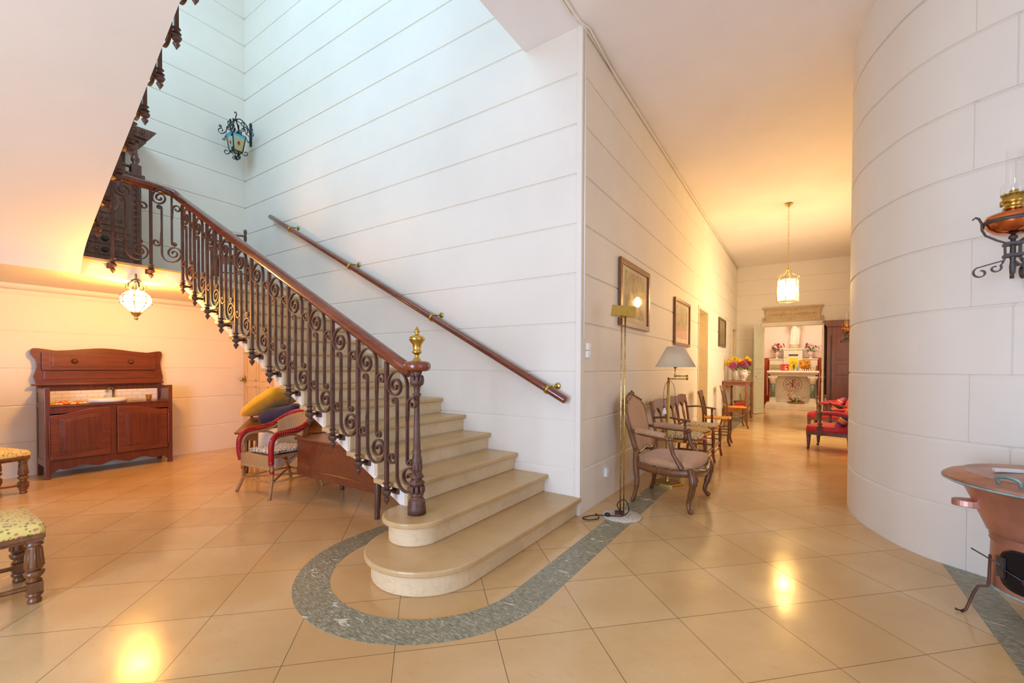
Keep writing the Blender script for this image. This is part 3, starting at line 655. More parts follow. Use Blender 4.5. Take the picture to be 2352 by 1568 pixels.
for sx in (-1,1): b.tube(cat([(sx*.245,-.26,.20),(sx*.22,-.265,.26),(sx*.17,-.27,.285)],4),.008,6)
obj('stretcher',b,BAMBOO,wk)
o=obj('seat_cushion',cushion(.44,.46,.055,seed=3),BLUEF,loc=(-4.575,2.45,.434),rot=(0,0,.07)); tag(o,'flat blue and white flowered cushion on the wicker armchair','cushion')
# ---------------------------------------------------------------- coffer, sloping desk and cushions under the stairs
cf=thing('carved_coffer','dark red wooden coffer with scalloped apron tucked under the stairs','coffer',(-3.60,2.64,0))
b=MB(); b.box(-.62,.62,-.21,.21,.27,.56); b.box(-.64,.64,-.23,.23,.56,.585); b.box(-.625,.625,-.218,.218,.262,.285); obj('body',b,MAHOG,cf,.006)
b=MB(); ap=[(-.62,.27)]+[(-.62+1.24*i/60,.225-.022*abs(sin(i/60*PI*6))-.012*cos(i/60*PI*12)) for i in range(61)]+[(.62,.27)]; b.prism(ap,-.212,-.19,1); obj('apron',b,MAHOG,cf)
for sx,sy in ((-.7,.8),(1,1),(1,-1)):
    b=MB(); b.tube(cat([(sx*.60,sy*.20,.40),(sx*.605,sy*.205,.2),(sx*.60,sy*.205,.1),(sx*.60,sy*.207,0)],5),[.03]*5+[.028]*6+[.024]*5,10); obj('leg',b,DARKW,cf)
dsk=thing('tilted_table','wooden table with tilted top behind the wicker armchair under the stairs','table',(-5.34,2.92,0))
b=MB(); q=[V((-.30,-.45,.50)),V((.70,.05,.53)),V((.40,.45,.64)),V((-.75,-.05,.62))]; nn=V((0,0,-.024)); b.add([tuple(p) for p in q]+[tuple(p+nn) for p in q],[(0,1,2,3),(7,6,5,4)]+[(i,(i+1)%4,(i+1)%4+4,i+4) for i in range(4)]); obj('tabletop',b,WALNUT,dsk,.004)
b=MB(); b.prism([(-.24,-.36),(.62,.06),(.38,.38),(-.62,-.05)],.40,.49); obj('apron',b,WALNUT,dsk,.004)
for x,y in ((-.24,-.34),(.60,.07),(.37,.36),(-.60,-.04)): b=MB(); b.lathe([(.018,0),(.024,.05),(.016,.1),(.026,.25),(.02,.3),(.026,.47)],(x,y,0),10); obj('leg',b,WALNUT,dsk)
b=MB(); b.lathe([(.02,0),(.016,.50),(.018,.58),(.014,.615),(.03,.64),(.032,.66),(.018,.68),(0,.69)],(-.77,-.03,0),10); obj('turned_post',b,WALNUT,dsk)
o=obj('cushion',cushion(.66,.48,.20,seed=5,p=.5),NAVY,loc=(-5.36,3.0,.705),rot=(0,math.radians(-12),.25)); tag(o,'navy blue button cushion under the yellow one by the stairs','cushion','cushions stacked under the stairs')
b=cushion(.84,.52,.19,seed=8,p=.5); o=obj('cushion',b,YELLOWC,loc=(-5.66,2.95,.845),rot=(0,math.radians(-24),.05)); tag(o,'folded yellow cushion on top of the pile under the stairs','cushion','cushions stacked under the stairs')
def drape(u,v):
    a=(u-.5)*.42; x=a; y=-.10*sin(PI*u)-.03*sin(9*u)*v; z=.36-.40*v*(1-.35*abs(2*u-1)**2); y+=-.05*(1-(1-v)**2)-.025*sin(14*u+2*v); return (x,y,z)
b=MB(); b.grid(drape,30,14); b.grid(lambda u,v:((u-.5)*.42,.10*v-.10*sin(PI*u)*(1-v),.36+.04*sin(PI*v)+.01*sin(13*u)),30,8); o=obj('white_cloth',b,WHITEC,loc=(-5.02,2.68,.19),rot=(0,0,PI/3)); sm=o.modifiers.new('thick','SOLIDIFY'); sm.thickness=.006; tag(o,'crumpled white cloth hanging behind the wicker armchair','cloth')
# small door in the stair wall, under the flight
dr1=thing('door_1','x','x'); del dr1['label'],dr1['category']; dr1['kind']='structure'; dr1.location=(-7.10,YW,0)
b=MB(); b.box(-.42,.42,-.03,.0,0,1.98); d=struct('door_leaf',b,BEIGEP,.004,dr1)
b=MB()
for z0,z1 in ((.12,.62),(.70,.98),(1.06,1.88)):
    for x0,x1 in ((-.34,-.03),(.03,.34)): 
        for (a0,a1,c0,c1) in ((x0,x1,z0,z0+.02),(x0,x1,z1-.02,z1),(x0,x0+.02,z0,z1),(x1-.02,x1,z0,z1)): b.box(a0,a1,-.04,-.03,c0,c1)
struct('door_panel',b,BEIGEP,.003,d)
b=MB(); b.box(-.44,-.40,-.045,0,0,2.02); b.box(.40,.44,-.045,0,0,2.02); b.box(-.44,.44,-.045,0,1.98,2.03); struct('door_frame',b,BEIGEP,.004,dr1)
b=MB(); b.box(-.405,-.345,-.046,-.03,1.03,1.14); b.lathe([(.012,0),(.012,.025),(.028,.04),(.028,.055),(0,.065)],M=Mx.Translation((-.39,-.045,1.085))@Mx.Rotation(PI/2,4,'X'),seg=14); struct('door_handle',b,BRASSW,0,d)
# ---------------------------------------------------------------- lantern under the landing
LX0,LY0=-6.05,1.672
la=thing('hanging_lantern','faceted white glass lantern with brass leading hanging under the stair landing','lantern',(LX0,LY0,1.794))
def ring(r,z,n=8,a0=PI/8): return [(r*cos(a0+2*PI*k/n),r*sin(a0+2*PI*k/n),z) for k in range(n)]
R_=[ring(.045,.085),ring(.135,.185),ring(.135,.255),ring(.062,.325)]
GL=emis('lit_milk_glass',(1,.45,.085,1),240); g=MB()
for i in range(3):
    for k in range(8):
        g.add([R_[i][k],R_[i][(k+1)%8],R_[i+1][(k+1)%8],R_[i+1][k]],[(0,1,2,3)])
obj('glass',g,GL,la)['label']='lit milk glass panes'
b=MB()
for k in range(8):
    b.tube([V(R_[i][k])*1.0 for i in range(4)],.006,5)
for i in range(4): b.tube(R_[i],.006,5,True)
b.lathe([(0,0),(.012,.004),(.02,.018),(.016,.03),(.012,.036),(.03,.05),(.048,.075),(.052,.088)],seg=12)
obj('leading',b,BRASSW,la)
b=MB()
for k in range(6):
    a=2*PI*k/6; c,s=cos(a),sin(a)
    b.tube(cat([(.062*c,.062*s,.325),(.088*c,.088*s,.35),(.085*c,.085*s,.385),(.045*c,.045*s,.415),(.038*c,.038*s,.43)],5),[(.002,.011)]*21,4,flat=(c,s,0))
b.lathe([(.0,.452),(.02,.448),(.035,.435),(.05,.428),(.045,.424),(0,.424)],seg=12); b.lathe([(.062,.32),(.064,.328),(.05,.33)],seg=12)
b.tube([(0,0,.325),(0,0,.45)],.004,6)
b.tube([(.0+.028*cos(t),0,.478+.028*sin(t)) for t in [2*PI*k/14 for k in range(14)]],.003,5,True); b.lathe([(.03,.02),(.03,0),(0,0)],(XL-.0-LX0-.06,.02,.45),12)
b.tube(cat([(0,0,.50),(-.03,.01,.49),(-.06,.02,.46)],5),.004,5); obj('crown',b,IRONG,la)
# ---------------------------------------------------------------- landing: carved cabinet and small chair
cb=thing('carved_cabinet','tall dark carved oak cabinet on the stair landing','cabinet',(-7.5,1.36,ZL))
b=MB(); b.box(0,.42,-.66,.66,.06,1.28); b.box(0,.44,-.68,.68,0,.07); b.box(0,.45,-.69,.69,1.26,1.32); b.box(0,.05,-.60,.60,1.3,1.75); obj('body',b,DARKW,cb,.005)
DARKI=plain('dark_iron','#2a2422',.6,.3,.2,20)
def carve(b,y0,y1,z0,z1,x,r=.026):
    ny=max(1,int((y1-y0)/(2.4*r))); nz=max(1,int((z1-z0)/(2.4*r)))
    for i in range(ny):
        for j in range(nz):
            y=y0+(i+.5)*(y1-y0)/ny; z=z0+(j+.5)*(z1-z0)/nz
            b.tube([(x,y+r*cos(a),z+r*sin(a)) for a in [2*PI*q/8 for q in range(8)]],.006,4,True); b.ball((x,y,z),r*.5,6,4)
for j in range(3):
    b=MB(); z=.10+.135*j; b.box(.42,.432,-.56,.56,z,z+.115); carve(b,-.54,.54,z+.01,z+.105,.434,.036)
    d=obj('drawer',b,DARKW,cb)
    for y in (-.3,.3): k=MB(); k.lathe([(.034,0),(.034,.006),(.018,.014),(0,.018)],M=Mx.Translation((.434,y,z+.058))@Mx.Rotation(PI/2,4,'Y'),seg=14); obj('knob',k,DARKI,d)
for s in (-1,1):
    b=MB(); b.box(.42,.434,s*.29-.26,s*.29+.26,.53,1.2); b.box(.434,.446,s*.29-.20,s*.29+.20,.60,1.13); b.lathe([(.14,0),(.15,.006),(.13,.014),(.12,.008),(0,.016)],M=Mx.Translation((.446,s*.29,.88))@Mx.Rotation(PI/2,4,'Y'),seg=24)
    carve(b,s*.29-.19,s*.29+.19,.62,.72,.448,.024); carve(b,s*.29-.19,s*.29+.19,1.02,1.12,.448,.024); b.ball((.455,s*.29,.88),.06,10,8,sz=(.4,.8,1.2)); obj('door',b,DARKW,cb,.003)
b=MB()
for s in (-1,1): carve(b,s*.61-.04,s*.61+.04,.1,1.25,.425,.03)
b.box(.36,.41,-.60,.60,1.40,1.42)
for i in range(14): y=-.58+1.16*i/13; b.box(.375,.395,y-.02,y+.02,1.32,1.40)
carve(b,-.66,.66,1.27,1.31,.452,.018); obj('carving',b,DARKW,cb)
for s in (-1,1):
    b=MB(); b.box(.33,.43,s*.61-.05,s*.61+.05,1.32,1.44); b.lathe([(.03,1.44),(.04,1.45),(.025,1.46),(.044,1.50),(.046,1.53),(.026,1.57),(.034,1.58),(.024,1.60),(.022,1.70),(.034,1.72),(.04,1.74)],(.38,s*.61,0),14); obj('column',b,DARKW,cb)
b=MB(); b.box(0,.46,-.70,.70,1.74,1.78); b.prism([(-.72,1.78),(.72,1.78),(.80,1.90),(-.80,1.90)],0,.50,0); carve(b,-.70,.70,1.79,1.89,.505,.035)
for s in (-1,1): b.lathe([(.05,1.90),(.06,1.92),(.02,1.94),(.05,1.955),(.05,1.965),(.012,1.985),(.018,2.0),(0,2.015)],(.40,s*.58,0),12)
obj('cornice',b,DARKW,cb)
lc=thing('rush_chair','small dark wooden chair with a leather seat standing at the head of the stairs','chair',(-6.95,3.02,ZL),math.radians(150))
b=MB(); b.box(-.21,.21,-.21,.21,.40,.45); obj('seat',b,WALNUT,lc,.01)
for sx in (-1,1):
    b=MB(); b.lathe([(.018,0),(.022,.1),(.016,.12),(.022,.4)],(.19,sx*.19,0),8); obj('leg',b,DARKW,lc)
    b=MB(); b.lathe([(.018,0),(.02,.4),(.014,.45),(.022,.5),(.014,.55),(.022,.62),(.014,.66),(.022,.72),(.014,.78),(.024,.80),(.02,.84),(0,.85)],(-.19,sx*.19,0),8); obj('leg',b,DARKW,lc)
b=MB()
for z in (.55,.75,.64): b.box(-.2,-.18,-.19,.19,z-.012,z+.012)
for i in range(3): b.lathe([(.008,.55),(.016,.60),(.008,.65)],(-.19,-.1+.1*i,0),8)
obj('back_rails',b,DARKW,lc); b=MB()
for z in (.14,.24): b.tube([(-.19,-.19,z),(.19,-.19,z)],.009,6); b.tube([(-.19,.19,z),(.19,.19,z)],.009,6)
b.tube([(0,-.19,.14),(0,.19,.14)],.009,6); b.tube([(.0,-.19,.24),(0,.19,.24)],.009,6); obj('stretcher',b,DARKW,lc)
# ---------------------------------------------------------------- stained glass wall lantern in the stairwell corner
wl=thing('wall_lantern','black wrought iron lantern with stained glass panes in the upper stairwell corner','lantern',(-7.20,3.20,4.50),math.radians(2))
def mk_stain():
    m=NT('stained_glass'); v=m.co((1,1,1)); x=m.n('ShaderNodeTexVoronoi'); x.inputs['Scale'].default_value=7; x.inputs['Randomness'].default_value=.6; m.l(v,x.inputs['Vector']); sp=m.n('ShaderNodeSeparateColor'); m.l(x.outputs['Color'],sp.inputs[0])
    col=m.ramp(sp.outputs[0],[(.2,L('#b8cdbb')),(.45,L('#9dbb8a')),(.6,L('#cfc183')),(.8,L('#c4c6be'))],'CONSTANT'); m.b.inputs['Transmission Weight'].default_value=.25; return m.fin(col,.25)
STG=mk_stain(); REDG=plain('red_glass','#8e2138',.2); g=MB(); q0=[(.095,.095),(-.095,.095),(-.095,-.095),(.095,-.095)]
for k in range(4):
    a=q0[k];c=q0[(k+1)%4]; g.add([(a[0]*.66,a[1]*.66,.06),(c[0]*.66,c[1]*.66,.06),(c[0],c[1],.30),(a[0],a[1],.30)],[(0,1,2,3)])
obj('pane',g,STG,wl)
g=MB()
for k in range(4):
    a=V((*q0[k],0));c=V((*q0[(k+1)%4],0)); md=(a+c)/2; nn=md.normalized(); t=(c-a).normalized(); ctr=nn*(.095*.83+.002)+V((0,0,.17))
    up=(V((nn.x*.0322,nn.y*.0322,.24))).normalized()
    g=MB(); g.add([ctr+t*.022,ctr+up*.035,ctr-t*.022,ctr-up*.035],[(0,1,2,3)]); obj('red_lozenge',g,REDG,wl)['label']='red glass lozenge'

g=MB()
for k in range(4):
    a=q0[k];c=q0[(k+1)%4]; g.add([(a[0]*.985,a[1]*.985,.262),(c[0]*.985,c[1]*.985,.262),(c[0]*1.03,c[1]*1.03,.298),(a[0]*1.03,a[1]*1.03,.298)],[(0,1,2,3)])
obj('blue_band',g,plain('blue_glass','#3fb8d0',.2),wl)['label']='turquoise glass band'
BK=plain('black_iron','#23272b',.45,.5,.15); b=MB()
for k in range(4):
    a=q0[k];c=q0[(k+1)%4]
    b.tube([(a[0]*.66,a[1]*.66,.06),(a[0],a[1],.30)],.008,5); b.tube([(a[0],a[1],.30),(c[0],c[1],.30)],.006,5); b.tube([(a[0]*.66,a[1]*.66,.06),(c[0]*.66,c[1]*.66,.06)],.006,5); b.tube([(a[0]*.66,a[1]*.66,.06),(0,0,-.02)],.005,5)
    an=math.atan2(a[1],a[0]); Mz=Mx.Rotation(an,4,'Z')
    for P in ([(r,z) for r,z in spir(.20,.36,.055,.012,-PI*.9,PI*1.4,24)],[(.13,.30),(.15,.26)]+spir(.17,.235,.022,.007,PI*.8,PI*2.4,14),[(.085,.06)]+spir(.13,.05,.045,.012,PI*1.05,PI*2.9,20),[(.14,.33),(.12,.42),(.06,.50),(.0,.54)],[(.10,.44)]+spir(.085,.49,.03,.008,-.8,PI*1.6,14),[(.05,.31),(.075,.36)]+spir(.05,.37,.026,.008,0,PI*2.3,14),spir(.10,.40,.03,.008,0,PI*2.6,14),[(.20,.40)]+spir(.215,.42,.02,.006,PI,-PI,12),[(.0,-.02)]+spir(.03,-.03,.03,.008,PI,PI*2.8,14)):
        b.ribbon(P,.0045,-.007,.007,M=Mz)
b.ball((0,0,-.025),.014,8,6); b.ball((0,0,.54),.02,8,6)
obj('frame',b,BK,wl)
b=MB(); b.ribbon(cat([(0,.54,0),(-.02,.60,0),(.03,.66,0),(.0,.70,0)],5) and [(0,.54),(-.01,.58),(.02,.62),(0,.66),(-.03,.67),(-.035,.65)],.004,-.006,.006)
Mb=Mx.Rotation(math.radians(25),4,'Z')
b.tube(cat([(0,0,.55),(-.04,.09,.60),(-.08,.2,.56),(-.10,.262,.46)],4),.008,6); b.box(-.118,-.082,.255,.272,.28,.64); b.ribbon(spir(.17,.49,.06,.014,-1,4.5,20),.0045,-.006,.006,M=Mx.Rotation(math.radians(110),4,'Z')); obj('wall_bracket',b,BK,wl)
# ---------------------------------------------------------------- corridor: upholstered armchair
def pad(poly,z0,z1,dome=.03,rnd=.02,n=7):
    # stuffed pad over a plan polygon (list of x,y), rounded edge and domed top
    b=MB(); cx=sum(p[0] for p in poly)/len(poly); cy=sum(p[1] for p in poly)/len(poly); N=len(poly); rings=[]
    prof_=[(1,z0),(1.0,z0+(z1-z0)*.5),(.985,z1-rnd*.5),(.955,z1-.0)]+[(.955*(1-i/n),z1+dome*(1-(1-i/n)**2)) for i in range(1,n)]
    vs=[];fs=[]
    for k,z in prof_:
        for x,y in poly: vs.append((cx+(x-cx)*k,cy+(y-cy)*k,z))
    for i in range(len(prof_)-1):
        for j in range(N): a=i*N+j;c=i*N+(j+1)%N; fs.append((a,c,c+N,a+N))
    fs.append(tuple(range((len(prof_)-1)*N,len(prof_)*N))); fs.append(tuple(reversed(range(N)))); b.add(vs,fs,True); return b
ac=thing('upholstered_armchair','carved walnut armchair in worn pink damask beside the brass floor lamps','armchair',(-1.055,4.43,0),-.04)
fr=[(.27,-.325),(.295,-.16),(.30,0),(.295,.16),(.27,.325)]
seatpoly=[(p.x,p.y) for p in cat([(x,y,0) for x,y in fr],4)]+[(.1,.315),(-.1,.28),(-.25,.25),(-.26,0),(-.25,-.25),(-.1,-.28),(.1,-.315)]
obj('seat',pad(seatpoly,.375,.44,.045,.03),DAMASK,ac)
b=MB()
b.tube(cat([(.275,-.32,.355),(.30,-.2,.345),(.315,-.08,.325),(.315,0,.318),(.315,.08,.325),(.30,.2,.345),(.275,.32,.355)],5),(.036,.018),10,flat=(0,0,1))
for s in (-1,1): b.tube(cat([(.27,s*.325,.355),(.1,s*.325,.335),(-.08,s*.295,.335),(-.25,s*.26,.355)],5),(.034,.017),10,flat=(0,0,1))
b.tube([(-.255,-.26,.36),(-.255,.26,.36)],(.03,.016),8,flat=(0,0,1)); b.ball((.328,0,.33),.024,10,6,sz=(.5,1.6,1)); b.ball((.328,-.04,.335),.014,8,5); b.ball((.328,.04,.335),.014,8,5)
obj('seat_rail',b,WALNUT,ac)
for s in (-1,1):
    b=MB(); b.tube(cat([(.255,s*.315,.39),(.285,s*.34,.30),(.275,s*.335,.20),(.245,s*.32,.09),(.25,s*.335,.035),(.27,s*.345,.012)],5),[.036]*5+[.037]*3+[.03]*5+[.022]*5+[.018]*5+[.019]*3,10); b.ball((.272,s*.347,.022),.022,10,6); obj('leg',b,WALNUT,ac)
    b=MB(); b.tube(cat([(-.265,s*.255,.46),(-.265,s*.255,.33),(-.25,s*.262,.20),(-.265,s*.275,.08),(-.285,s*.285,.012)],5),[.03]*8+[.026]*5+[.02]*8,10); b.ball((-.288,s*.286,.02),.02,8,6); obj('leg',b,WALNUT,ac)
lean=lambda z:-.262-(z-.42)*.27
half=[(0,.485),(.10,.468),(.19,.462),(.222,.50),(.232,.60),(.250,.72),(.262,.83),(.245,.905),(.20,.935),(.185,.965),(.13,.985),(.06,1.005),(0,1.025)]
loop=[(y,z) for y,z in half]+[(-y,z) for y,z in reversed(half[1:-1])]
lp3=cat([(lean(z),y,z) for y,z in loop],4,True)
b=MB(); b.tube(lp3,(.026,.02),10,True,flat=(1,0,.27))
for s in (-1,1): b.tube([(-.265,s*.255,.42),(-.275,s*.24,.50)],.026,8); b.ball((lean(1.03)+.02,s*.035,1.03),.018,8,6,sz=(.7,1.3,1)); b.ball((lean(.95)+.02,s*.2,.955),.016,8,6)
b.ball((lean(1.04)+.02,0,1.045),.02,10,6,sz=(.7,1.1,1)); obj('back_frame',b,WALNUT,ac)
N=len(lp3); b=MB(); vs=[];fs=[]; cz=.73
for side in (1,-1):
    base_=len(vs)
    for k,bu in ((.96,.012),(.9,.026),(.7,.036),(.4,.042),(.1,.045)):
        for p in lp3: y=p.y*k; z=cz+(p.z-cz)*k; vs.append((lean(z)+side*bu*(1 if side>0 else .6),y,z))
    for i in range(4):
        for j in range(N): a=base_+i*N+j;c=base_+i*N+(j+1)%N; fs.append((a,c,c+N,a+N))
    fs.append(tuple(range(base_+4*N,base_+5*N)))
b.add(vs,fs,True); obj('backrest',b,DAMASK,ac)
for s in (-1,1):
    P=cat([(lean(.68)+.0,s*.243,.685),(-.22,s*.285,.665),(-.08,s*.315,.655),(.02,s*.325,.652),(.075,s*.325,.635),(.088,s*.322,.58),(.105,s*.318,.51),(.15,s*.32,.44),(.185,s*.325,.38)],5)
    b=MB(); b.tube(P,[.017]*10+[.019]*12+[.022]*6+[.020]*6+[.024]*7,10); b.ball((.085,s*.325,.645),.027,10,6); a_=obj('arm',b,WALNUT,ac)
    b=MB(); b.tube(cat([(-.27,s*.27,.685),(-.2,s*.288,.688),(-.1,s*.311,.682),(-.02,s*.323,.676),(.035,s*.325,.668)],4),[.012]+[.028]*15+[.012],10); obj('arm_pad',b,DAMASK,a_)
b=MB()
for i in range(0,len(lp3),1):
    p=lp3[i]; q=V((lean(p.z*1)+.022,p.y*.93,.73+(p.z-.73)*.93)); b.ball((lean(q.z)+.024,q.y,q.z),.0055,5,3)
for i in range(22):
    t=i/21; 
    for s in (-1,1): b.ball((.27-.52*t,s*(.335-.065*t),.385-.012*sin(PI*t)),.0055,5,3)
for i in range(26): t=-1+2*i/25; b.ball((.318-.028*t*t,t*.315,.382-.012*(1-abs(t))),.0055,5,3)
obj('nail_trim',b,BRASSW,ac)
# ---------------------------------------------------------------- three-seat rush settee
se=thing('rush_settee','three-seat rush settee with carved splat back along the corridor wall','settee',(-1.215,5.27,0))
SW=.605
def crest(y0,y1):
    n=20; top=[];bot=[]
    for i in range(n+1):
        t=i/n; y=y0+(y1-y0)*t; top.append((y,.855+.06*sin(PI*t)**.6)); bot.append((y,.775-.03*cos(PI*4*t)-.012*(abs(t-.5)<.12)))
    return top+bot[::-1]
for k in range(4):
    y=k*SW; b=MB(); P=[(-.235,y,0),(-.225,y,.2),(-.22,y,.43),(-.245,y,.66),(-.285,y,.89)]; b.tube(cat(P,5),[(.019,.016)]*21,6); obj('back_post',b,CHERRY,se)
    b=MB(); b.tube(cat([(.215,y,.45),(.225,y,.30),(.222,y,.14),(.245,y,0)],5),[.024]*6+[.021]*5+[.018]*5,8); obj('leg',b,CHERRY,se)
for k in range(3):
    y0=k*SW; b=MB(); Mc=Mx.Translation((-.235,0,.66))@Mx.Rotation(math.radians(-11),4,'Y')@Mx.Translation((0,0,-.66))
    b.prism(crest(y0-.0+.01,y0+SW-.01),-.014,.014,0,Mc); obj('crest_rail',b,MAHOG,se,.005)
    for f,w in ((.5,1.35),):
        yc=y0+SW*f; q=[(.024,.50),(.014,.55),(.034,.61),(.036,.65),(.016,.70),(.026,.75),(.03,.80)]
        b=MB(); b.prism([(yc+w*a,z) for a,z in q]+[(yc-w*a,z) for a,z in reversed(q)],-.008,.008,0,Mc); obj('splat',b,CHERRY,se,.003)
    b=MB(); b.box(-.235,-.215,y0+.01,y0+SW-.01,.48,.515); obj('back_rail',b,CHERRY,se,.003)
    sp=[]
    for i in range(25):
        t=i/24; sp.append((.20+.045*sin(PI*t),y0+.015+(SW-.03)*t))
    sp+=[(-.21,y0+SW-.015),(-.21,y0+.015)]
    obj('rush_seat',pad(sp,.425,.448,.006,.01),RUSH,se)
    b=MB(); b.lathe([(.009,0),(.012,.1),(.02,.17),(.011,.2),(.018,.22),(.022,.30),(.018,.38),(.011,.40),(.02,.43),(.012,.5),(.009,SW-.03)],M=T(.222,y0+.015,.20,-PI/2,0,0),seg=10)
    b.tube([(.222,y0,.12),(.222,y0+SW,.12)],.009,6); obj('stretcher',b,CHERRY,se)
b=MB()
for k in range(4):
    b=MB()
    for z in (.15,.24): b.tube([(-.22,k*SW,z),(.222,k*SW,z)],.009,6)
    obj('side_stretcher',b,CHERRY,se)
for y in (0,3*SW):
    b=MB(); b.tube(cat([(-.25,y,.70),(-.1,y,.715),(.05,y,.70),(.14,y,.69),(.165,y,.685)],5),(.013,.024),8,flat=(0,0,1)); b.lathe([(.016,.44),(.02,.5),(.013,.52),(.02,.54),(.013,.56),(.02,.58),(.015,.60),(.018,.68)],(.11,y,0),10); obj('arm',b,WALNUT,se)
for i,(w,d,h,mt,y,lab,rz) in enumerate(((.46,.50,.06,GREYF,.33,'grey-green flowered seat pad nearest the armchair on the rush settee',.08),(.40,.44,.055,BEIGEF,.88,'beige tapestry seat pad in the middle of the rush settee',-.1),(.44,.50,.05,GREYF,1.47,'faded flowered seat pad at the far end of the rush settee',.05))):
    o=obj('seat_cushion',cushion(w,d,h,seed=20+i),mt,loc=(-1.20,5.27+y,.475),rot=(0,0,rz)); tag(o,lab,'cushion','seat pads on the rush settee')
crumple(.30,.36,.035,9,REDDOT,'red_cloth',(-1.10,5.62,.452),'red dotted cloth peeping out from under the nearest settee pad','cloth',.3)
# ---------------------------------------------------------------- rush side chairs
rc=thing('rush_side_chair','wooden rush seat side chair just past the settee','chair',(-1.20,8.17,0),.05)
b=MB(); obj('rush_seat',pad([(.21,-.22),(.225,0),(.21,.22),(-.19,.18),(-.19,-.18)],.435,.455,.008,.01),RUSH,rc)
for s in (-1,1):
    b=MB(); b.tube(cat([(.20,s*.205,.46),(.205,s*.205,.25),(.195,s*.205,.1),(.225,s*.205,0)],5),.018,8); obj('leg',b,WALNUT,rc)
    b=MB(); b.tube(cat([(-.26,s*.19,0),(-.205,s*.18,.25),(-.19,s*.18,.45),(-.21,s*.185,.65),(-.27,s*.195,.90)],5),.017,8); obj('back_post',b,WALNUT,rc)
Mc=Mx.Translation((-.20,0,.60))@Mx.Rotation(math.radians(-13),4,'Y')@Mx.Translation((0,0,-.60))
cr=[(-.20+.4*i/16,.885+.035*sin(PI*i/16)) for i in range(17)]; b=MB(); b.prism(cr+[(.19,.81),(.08,.80),(0,.785),(-.08,.80),(-.19,.81)],-.012,.012,0,Mc); obj('crest_rail',b,WALNUT,rc,.004)
for y in (-.09,0,.09): q=[(.012,.50),(.02,.58),(.012,.66),(.018,.74),(.012,.81)]; b=MB(); b.prism([(y+a,z) for a,z in q]+[(y-a,z) for a,z in reversed(q)],-.007,.007,0,Mc); obj('splat',b,WALNUT,rc)
b=MB()
for z in (.18,.28):
    for s in (-1,1): b.tube([(-.20,s*.18,z),(.2,s*.205,z)],.009,6)
for z in (.2,.3): b.tube([(.2,-.205,z),(.2,.205,z)],.01,6)
b.box(-.205,-.19,-.18,.18,.48,.51); obj('stretcher',b,WALNUT,rc)
dup(rc,(-1.20,10.66,0),.30,'orange rush seat chair standing in front of the flower table')
# ---------------------------------------------------------------- flower table
ft=thing('side_table','tall cherry wood side table carrying two vases of flowers in the corridor','table',(-1.31,12.33,0))
b=MB(); b.box(-.27,.27,-.70,.70,.95,.985); obj('tabletop',b,CHERRY,ft,.008)
def scal(L_,z1,z0,n=4): return [(-L_,z1)]+[(-L_+2*L_*i/40,z0+.018*abs(cos(PI*n*i/40/1.0))) for i in range(41)]+[(L_,z1)]
b=MB()
for x in (-.235,.225): b.prism(scal(.64,.95,.86),x-.01,x+.012,0)
for y in (-.64,.63): b.prism([(a*.36,z) for a,z in scal(.64,.95,.86,2)],y-.01,y+.012,1)
obj('apron',b,CHERRY,ft)
for sx in (-1,1):
    for sy in (-1,1):
        b=MB(); b.box(sx*.235-.03,sx*.235+.03,sy*.64-.03,sy*.64+.03,.80,.95); b.lathe([(.03,.34),(.024,.36),(.03,.40),(.022,.42),(.034,.50),(.03,.58),(.022,.72),(.032,.75),(.02,.77),(.03,.80)],(sx*.235,sy*.64,0),12); b.box(sx*.235-.03,sx*.235+.03,sy*.64-.03,sy*.64+.03,.22,.34); b.lathe([(.02,0),(.032,.02),(.034,.06),(.02,.09),(.034,.14),(.026,.2),(.03,.22)],(sx*.235,sy*.64,0),12); obj('leg',b,CHERRY,ft)
b=MB(); b.box(-.25,.25,-.66,.66,.30,.325); b.prism(scal(.6,.30,.22,3),.222,.236,0); b.prism([(a*.38,z) for a,z in scal(.6,.30,.22,2)],-.66,-.645,1); obj('shelf',b,CHERRY,ft,.004)
PET={'y':plain('yellow_petal','#f0c010',.6),'p':plain('purple_petal','#a8417f',.6),'k':plain('pink_petal','#d4607c',.6),'w':plain('white_petal','#f3dcd6',.6),'r':plain('red_petal','#c2321f',.6),'o':plain('orange_petal','#d98a1a',.6)}; LEAF=plain('leaf_green','#4f6a26',.6,0,.3,20); DRY=plain('dry_leaf','#8a7338',.7,0,.3,20)
def flower(c,r,d=(0,0,1),kind='d'):
    b=MB(); q=V((0,0,1)).rotation_difference(V(d).normalized()).to_matrix().to_4x4(); Mz=Mx.Translation(c)@q
    if kind=='t':
        for k in range(6):
            a=2*PI*k/6; b.ball((0,0,0),r,6,4,M=Mz@Mx.Rotation(a,4,'Z')@Mx.Rotation(.28,4,'Y')@Mx.Translation((r*.35,0,r*.55)),sz=(.22,.42,.9))
    else:
        for i,(n,tl,k) in enumerate(((8,1.35,1),(8,.95,.9),(6,.5,.7),(3,.15,.5))):
            for j in range(n):
                a=2*PI*(j+.5*i)/n; b.ball((0,0,0),r,6,4,M=Mz@Mx.Rotation(a,4,'Z')@Mx.Rotation(tl,4,'Y')@Mx.Translation((0,0,r*.55*k)),sz=(.12,.30,.55*k))
    return b
